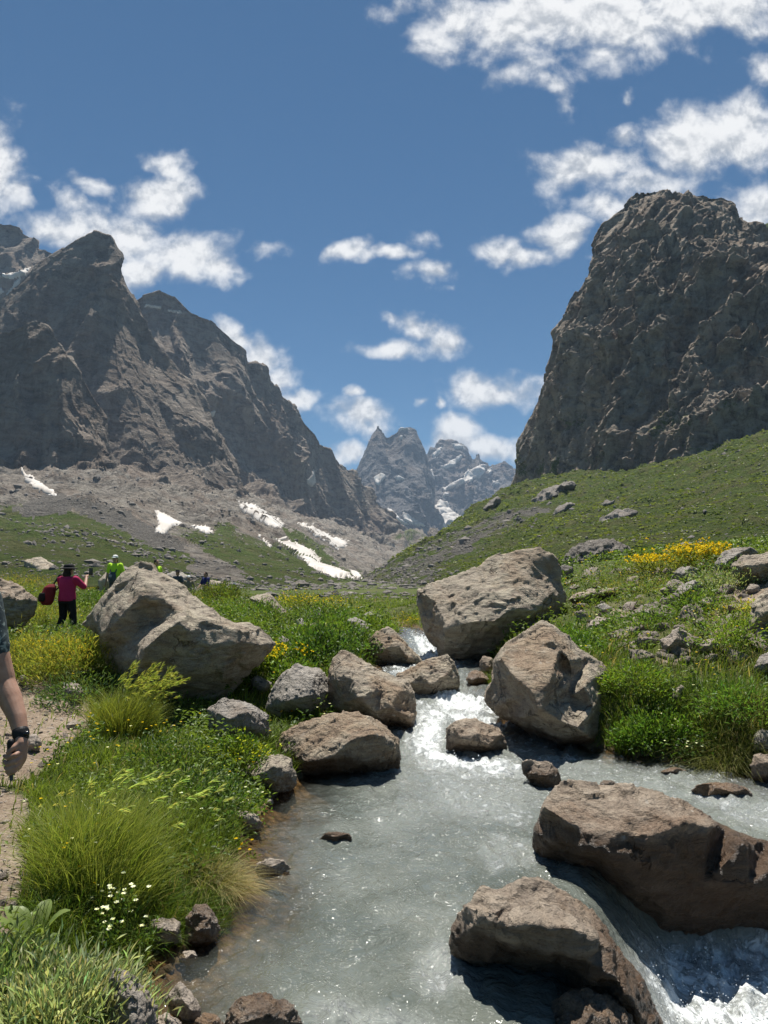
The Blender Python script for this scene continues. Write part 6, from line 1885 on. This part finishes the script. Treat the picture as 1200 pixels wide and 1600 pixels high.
    if hair:
        piece('hair', [ball(hd + np.array([0, -.018, .03]) * k, np.array([.08, .092, .095]) * k), ball(hd + np.array([0, -.05, -.04]) * k, np.array([.072, .055, .085]) * k)], .012, hair, root, 2)
    if hat:
        c0 = hd + np.array([0, 0, .055]) * k
        if hat[0] == 'brim':
            piece('hat', [rings([(c0 + np.array([0, 0, z]) * k, r * k, r * 1.06 * k) for z, r in ((-.012, .165), (-.004, .172), (.004, .168), (.012, .105), (.05, .10), (.085, .088), (.10, .06))])], .009, hat[1], root, 1)
        else:
            piece('cap', [rings([(c0 + np.array([0, 0, z]) * k, r * k, r * 1.12 * k) for z, r in ((-.02, .088), (.0, .09), (.04, .083), (.07, .06), (.085, .02))]), rings([(c0 + np.array([0, .11, -.018]) * k, .066 * k, .07 * k), (c0 + np.array([0, .11, -.006]) * k, .06 * k, .065 * k)])], .008, hat[1], root, 1)
    return root, k, hd


def stand(px, Y, top_py, H):
    """feet position of somebody whose head top is seen at top_py; feet stay on the ground"""
    p_ = at(px, top_py, Y)
    gzv = float(gz_at(p_[0], Y)[0])
    print('person', px, Y, 'ground', round(gzv, 2), 'feet needed', round(float(p_[2]) - H, 2))
    return (float(p_[0]), float(Y), gzv)


# the woman taking a picture
WY_ = 17.0
loc = stand(107, WY_, 879, 1.66)
loc = (loc[0], loc[1], float(at(107, 879, WY_)[2]) - 1.69)
rt, k, hd = person('woman in a pink shirt and black hat seen from behind, photographing with a phone', loc, math.radians(-24), 1.62, 'pink', 'black', [((-.25, .12, 1.16), (-.04, .33, 1.27)), ((.27, .18, 1.18), (.10, .40, 1.42))], hat=('brim', 'black'), sleeve=.62,
                   legs=[((-.11, .03, .49), (-.11, -.10, .08)), ((.11, .06, .49), (.12, .10, .08))], vox=.013)
piece('long_hair', [ball(hd + np.array([0, -.05, -.085]) * k, np.array([.095, .06, .10]) * k)], .012, 'hair', rt, 2)
rt.scale = (1.28, 1.15, 1.0)
M_ = Matrix.Translation(loc) @ Matrix.Rotation(math.radians(-24), 4, 'Z') @ Matrix.Diagonal((1.28, 1.15, 1.0, 1.0))


def local_thing(name, label, cat, M, bits):
    """a thing placed in somebody's local frame: bits = [(part name, shapes, voxel, material)]"""
    if len(bits) == 1:
        o = piece(name, bits[0][1], bits[0][2], bits[0][3], None, 2)
        o.matrix_world = M
        return tag(o, label, cat)
    r = empty(name, (0, 0, 0), label, cat)
    r.matrix_world = M
    for nm, shp, vx, mt in bits:
        piece(nm, shp, vx, mt, r, 2)
    return r


local_thing('backpack', 'dark red backpack hanging from the left shoulder of the woman in pink', 'backpack', M_, [
    ('bag', [rings([((-.33, -.16, .72), .09, .07), ((-.33, -.16, .80), .135, .10), ((-.31, -.15, .98), .14, .115), ((-.29, -.13, 1.13), .11, .10), ((-.27, -.11, 1.20), .05, .05)])], .016, 'maroon'),
    ('pocket', [rings([((-.36, -.25, .80), .07, .035), ((-.36, -.255, .88), .09, .045), ((-.35, -.24, 1.0), .08, .04)])], .014, 'black'),
    ('strap', [capsule((-.26, -.10, 1.16), (-.17, -.03, 1.41), .016, .016), capsule((-.17, -.03, 1.41), (-.15, .06, 1.40), .016, .016), capsule((-.15, .06, 1.40), (-.24, .06, 1.15), .016, .016), capsule((-.24, .06, 1.15), (-.30, -.10, .95), .016, .016)], .009, 'black')])
pc = np.array([.11, .47, 1.49])
def slab(c, sx, sy, sz):
    V = np.array([(x, y, z) for x in (-1, 1) for y in (-1, 1) for z in (-1, 1)]) * np.array([sx, sy, sz]) + c
    return V, [(0, 1, 3, 2), (4, 6, 7, 5), (0, 4, 5, 1), (2, 3, 7, 6), (0, 2, 6, 4), (1, 5, 7, 3)]
local_thing('phone', 'black phone held up by the woman in pink', 'phone', M_, [('case', [slab(pc, .045, .006, .085)], .004, 'rubber'), ('screen', [slab(pc - np.array([0, .007, 0]), .040, .002, .078)], .0025, 'glass'), ('lens', [capsule(pc + np.array([-.022, .006, .06]), pc + np.array([-.022, .009, .06]), .012, .012)], .003, 'glass')])

# people beyond the boulders
def at_top(px, py, Y, H):
    p_ = at(px, py, Y)
    return (float(p_[0]), float(p_[1]), float(p_[2]) - H)


HANG = [((-.28, -.02, 1.14), (-.27, .08, .88)), ((.28, -.02, 1.14), (.27, .08, .88))]
stand(181, 25, 866, 1.78)
l_ = at_top(181, 866, 25, 1.80)
rt, k, hd = person('man facing the camera in a hi-vis yellow shirt and white cap', l_, math.radians(170), 1.76, 'hivis', 'slate', HANG, hat=('cap', 'white'))
M2 = Matrix.Translation(l_) @ Matrix.Rotation(math.radians(170), 4, 'Z')
local_thing('chest_bag', 'dark grey bag worn on the front by the man in a white cap', 'bag', M2, [('bag', [rings([((0, .17, .86), .12, .05), ((0, .19, .95), .15, .07), ((0, .19, 1.10), .14, .065), ((0, .17, 1.20), .09, .04)])], .014, 'slate'),
                                                        ('emblem', [rings([((.03, .25, 1.02), .05, .012), ((.02, .255, 1.07), .06, .012), ((.0, .25, 1.11), .04, .01)])], .008, 'grey'), ('strap', [capsule((-.10, .15, 1.19), (-.10, .02, 1.46), .02, .02), capsule((.10, .15, 1.19), (.10, .02, 1.46), .02, .02)], .011, 'slate')])
stand(245, 27, 873, 1.74)
person('man without a hat in a hi-vis yellow shirt partly hidden by the huge boulder', at_top(244, 873, 27, 1.74), math.radians(-120), 1.72, 'hivis', 'grey', HANG)
stand(278, 34, 890, 1.7)
person('person in a dark hat showing only above the dark rock', at_top(278, 890, 34, 1.72), math.radians(160), 1.68, 'slate', 'black', HANG, hat=('brim', 'black'))
stand(322, 34, 893, 1.7)
person('person in dark blue beside the flat pale rock on the rise', at_top(322, 893, 34, 1.70), math.radians(140), 1.68, 'navy', 'black', [((-.27, .08, 1.14), (-.14, .26, 1.06)), ((.27, .08, 1.14), (.14, .26, 1.06))])
person('person in a white cap low behind the yellow flowered bush', at_top(295, 898, 36, 1.66), math.radians(200), 1.62, 'khaki', 'slate', HANG, hat=('cap', 'white'))
SIT = [((-.14, .40, .86), (-.15, .42, .42)), ((.14, .40, .86), (.15, .45, .42))]
person('person with dark hair in a white shirt, left of the pair low on the rise', at_top(356, 907, 34, 1.62), math.radians(120), 1.6, 'white', 'slate', [((-.25, .15, 1.15), (-.12, .33, 1.0)), ((.25, .15, 1.15), (.12, .33, 1.0))], bow=.25)
l_ = at_top(365, 910, 34, 1.62)
person('person with pale cap and dark vest, right of the pair low on the rise', l_, math.radians(-150), 1.6, 'black', 'khaki', [((-.25, .15, 1.15), (-.12, .33, 1.0)), ((.25, .15, 1.15), (.12, .33, 1.0))], hat=('cap', 'grey'), bow=.2)

# the walking man whose arm enters at the left edge
MY = 3.1
Aj = lambda px, py, dy=0.0: at(px, py, MY + dy)
shd, elb, wri = Aj(-30, 938, .02), Aj(4, 1066, .02), Aj(33, 1149, -.06)
gm = float(gz_at(-1.9, MY)[0])
mloc = (-1.93, MY + .02, gm)
root = empty('person', mloc, 'man at the left edge of whom only a bare forearm with a wristwatch shows', 'person')
L0 = np.array(mloc)
lp_ = lambda v: np.array(v, float) - L0
S_, E_, W_ = lp_(shd), lp_(elb), lp_(wri)
zs_ = float(S_[2])
kk = zs_ / 1.42
T = lambda x, y, z: np.array([x, y, z]) * np.array([1, 1, kk])
hd = T(.02, -.05, 1.63)
trunk = [rings([(T(0, 0, .84), .14, .10), (T(0, 0, .95), .165, .12), (T(0, 0, 1.08), .16, .115), (T(0, 0, 1.25), .18, .12), (T(0, 0, 1.40), .17, .10), (T(0, 0, 1.47), .07, .065)]),
         capsule(T(0, 0, 1.42), T(.01, -.03, 1.57), .06, .056), ball(hd, (.075, .095, .115)), ball(hd + np.array([0, -.05, -.06]), (.05, .05, .05)), capsule(hd + np.array([0, -.09, .01]), hd + np.array([0, -.11, -.02]), .01, .015),
         ball(hd + np.array([.076, 0, 0]), (.012, .02, .03)), ball(hd + np.array([-.076, 0, 0]), (.012, .02, .03)),
         capsule(T(-.19, 0, 1.41), T(-.29, .02, 1.12), .056, .046), capsule(T(-.29, .02, 1.12), T(-.30, -.12, .88), .046, .03), capsule(T(-.30, -.12, .88), T(-.30, -.16, .80), .036, .034, flat=.6)]
for q in range(4):
    b0 = T(-.30 + .0, -.175 + .018 * q, .77); trunk += [capsule(b0, b0 + np.array([.01, 0, -.06]), .010, .009, 8)]
trunk += [capsule(T(-.29, -.13, .84), T(-.27, -.19, .79), .012, .010, 8)]
legs_ = [(T(-.10, -.02, .50), T(-.10, .10, .08)), (T(.08, -.14, .50), T(.08, -.16, .08))]
tro = [rings([(T(0, 0, .80), .165, .12), (T(0, 0, .93), .18, .13), (T(0, 0, 1.02), .165, .125)])]
for s, (kn, an) in zip((-1, 1), legs_):
    trunk += [capsule(T(.09 * s, 0, .9), kn, .08, .056), capsule(kn, an, .056, .038), capsule(an, an + np.array([0, -.12, -.03]), .036, .03)]
    tro += [capsule(T(.09 * s, 0, .9), kn, .10, .078), capsule(kn, an + np.array([0, 0, .04]), .078, .06)]
    piece('shoe', [capsule(an + np.array([0, .03, -.03]), an + np.array([0, -.15, -.04]), .046, .043), capsule(an + np.array([0, 0, .03]), an, .05, .05)], .012, 'rubber', root, 2)
# the arm and the hand closed round a pole
H_ = lambda px, py, dy: lp_(Aj(px, py, dy))
F1, F2 = H_(16, 1092, 0.0), H_(27, 1120, -.03)
arm = [capsule(S_, E_ + np.array([-.004, 0, .02]), .060, .050, 18), capsule(E_ + np.array([-.004, 0, .02]), E_, .050, .049, 18), capsule(E_, F1, .049, .046, 18), capsule(F1, F2, .046, .036, 18), capsule(F2, W_, .036, .0275, 18)]
arm += [capsule(W_, H_(34, 1163, -.075), .027, .030, 16, flat=.8), capsule(H_(34, 1163, -.075), H_(32, 1184, -.08), .030, .029, 16, flat=.8), capsule(H_(32, 1184, -.08), H_(28, 1196, -.08), .028, .022, 14, flat=.8)]
# four fingers: knuckle, first joint, second joint, tip, wrapping in front of the pole towards the left
FIN = [((33, 1174), (24, 1180), (12, 1184), (7, 1181), .0100), ((33, 1183), (24, 1190), (12, 1194), (7, 1190), .0104), ((31, 1192), (23, 1199), (12.5, 1203), (8.5, 1199), .0098), ((28, 1199), (21.5, 1206), (14, 1209), (10.5, 1206), .0088)]
for a, b_, c_, d_, r_ in FIN:
    pa, pb, pcx, pd = H_(a[0], a[1], -.092), H_(b_[0], b_[1], -.122), H_(c_[0], c_[1], -.112), H_(d_[0], d_[1], -.088)
    arm += [capsule(pa, pb, r_ * 1.1, r_, 10), capsule(pb, pcx, r_, r_ * .93, 10), capsule(pcx, pd, r_ * .93, r_ * .8, 10)]
arm += [capsule(H_(31, 1160, -.085), H_(22, 1168, -.105), .014, .012, 10), capsule(H_(22, 1168, -.105), H_(13, 1176, -.112), .0115, .010, 10)]
mt_ = union(trunk, .010, 2)
ma_ = union(arm, .0034, 3)
bm = bmesh.new(); bm.from_mesh(mt_); bm.from_mesh(ma_)
me = bpy.data.meshes.new('body'); bm.to_mesh(me); bm.free()
me.materials.append(MAT['skin'])
me.polygons.foreach_set('material_index', np.zeros(len(me.polygons), np.int32))
me.polygons.foreach_set('use_smooth', np.ones(len(me.polygons), bool))
o = bpy.data.objects.new('body', me); COL.objects.link(o); o.parent = root
hem = S_ + (E_ - S_) * .60
piece('shirt', [rings([(T(0, 0, .84), .17, .14), (T(0, 0, 1.0), .172, .14), (T(0, 0, 1.25), .185, .135), (T(0, 0, 1.39), .18, .115), (T(0, 0, 1.47), .09, .08)]), capsule(T(-.19, 0, 1.41), T(-.25, .01, 1.24), .085, .07),
               capsule(T(.16, 0, 1.40), S_, .08, .082), capsule(S_, hem, .082, .064, 18)], .009, 'print', root, 3)
piece('trousers', tro, .014, 'khaki', root)
piece('hair', [ball(hd + np.array([0, .02, .03]), (.08, .09, .093))], .012, 'hair', root, 2)
for s in (-1, 1):
    piece('eye', [ball(hd + np.array([.028 * s, -.085, .018]), .011)], .004, 'black', root, 1)
ax_ = (F2 - W_) / np.linalg.norm(F2 - W_)
wc = W_ + ax_ * .008
wt = bpy.data.objects.new('wristwatch', None); COL.objects.link(wt); wt.parent = root
piece('strap', [capsule(wc - ax_ * .007, wc + ax_ * .007, .0325, .0335, 20)], .004, 'rubber', wt, 1)
sd_v = np.array([.9, -.42, .1]); sd_v /= np.linalg.norm(sd_v)
piece('dial', [capsule(wc + sd_v * .030, wc + sd_v * .035, .012, .011, 16)], .003, 'glass', wt, 1)
# trekking pole
pt, pb_ = Aj(17, 1160, -.098), Aj(17.5, 1218, -.098)
root = empty('stick', pb_, 'short black stick gripped in the fist of the man at the left edge', 'stick')
q_ = lambda v: np.array(v) - pb_
piece('grip', [capsule(q_(pt), q_(Aj(17.4, 1204, -.098)), .015, .014)], .004, 'rubber', root, 1)
piece('shaft', [capsule(q_(Aj(17.4, 1204, -.098)), (0, 0, 0), .008, .007)], .003, 'slate', root, 1)

# ------------------------------------------------------------------ mountain air
bpy.ops.mesh.primitive_cube_add(size=1, location=(0, 3800, 0))
hz = bpy.context.object
hz.name = 'haze'
hz.scale = (9000, 8600, 1)
zb, zt = -60.0, 890.0
hz.scale = (9000, 8600, zt - zb)
hz.location = (0, 3800, (zt + zb) / 2)
hz['kind'] = 'stuff'
m = bpy.data.materials.new('thin air')
m.use_nodes = True
t = NT(m.node_tree)
t.n.remove(t.n['Principled BSDF'])
pv = t.node('ShaderNodeVolumePrincipled')
pv.inputs['Color'].default_value = (.58, .76, 1.0, 1)
pv.inputs['Density'].default_value = .00008
pv.inputs['Anisotropy'].default_value = 0.0
t.l.new(pv.outputs[0], t.n['Material Output'].inputs['Volume'])
hz.data.materials.append(m)
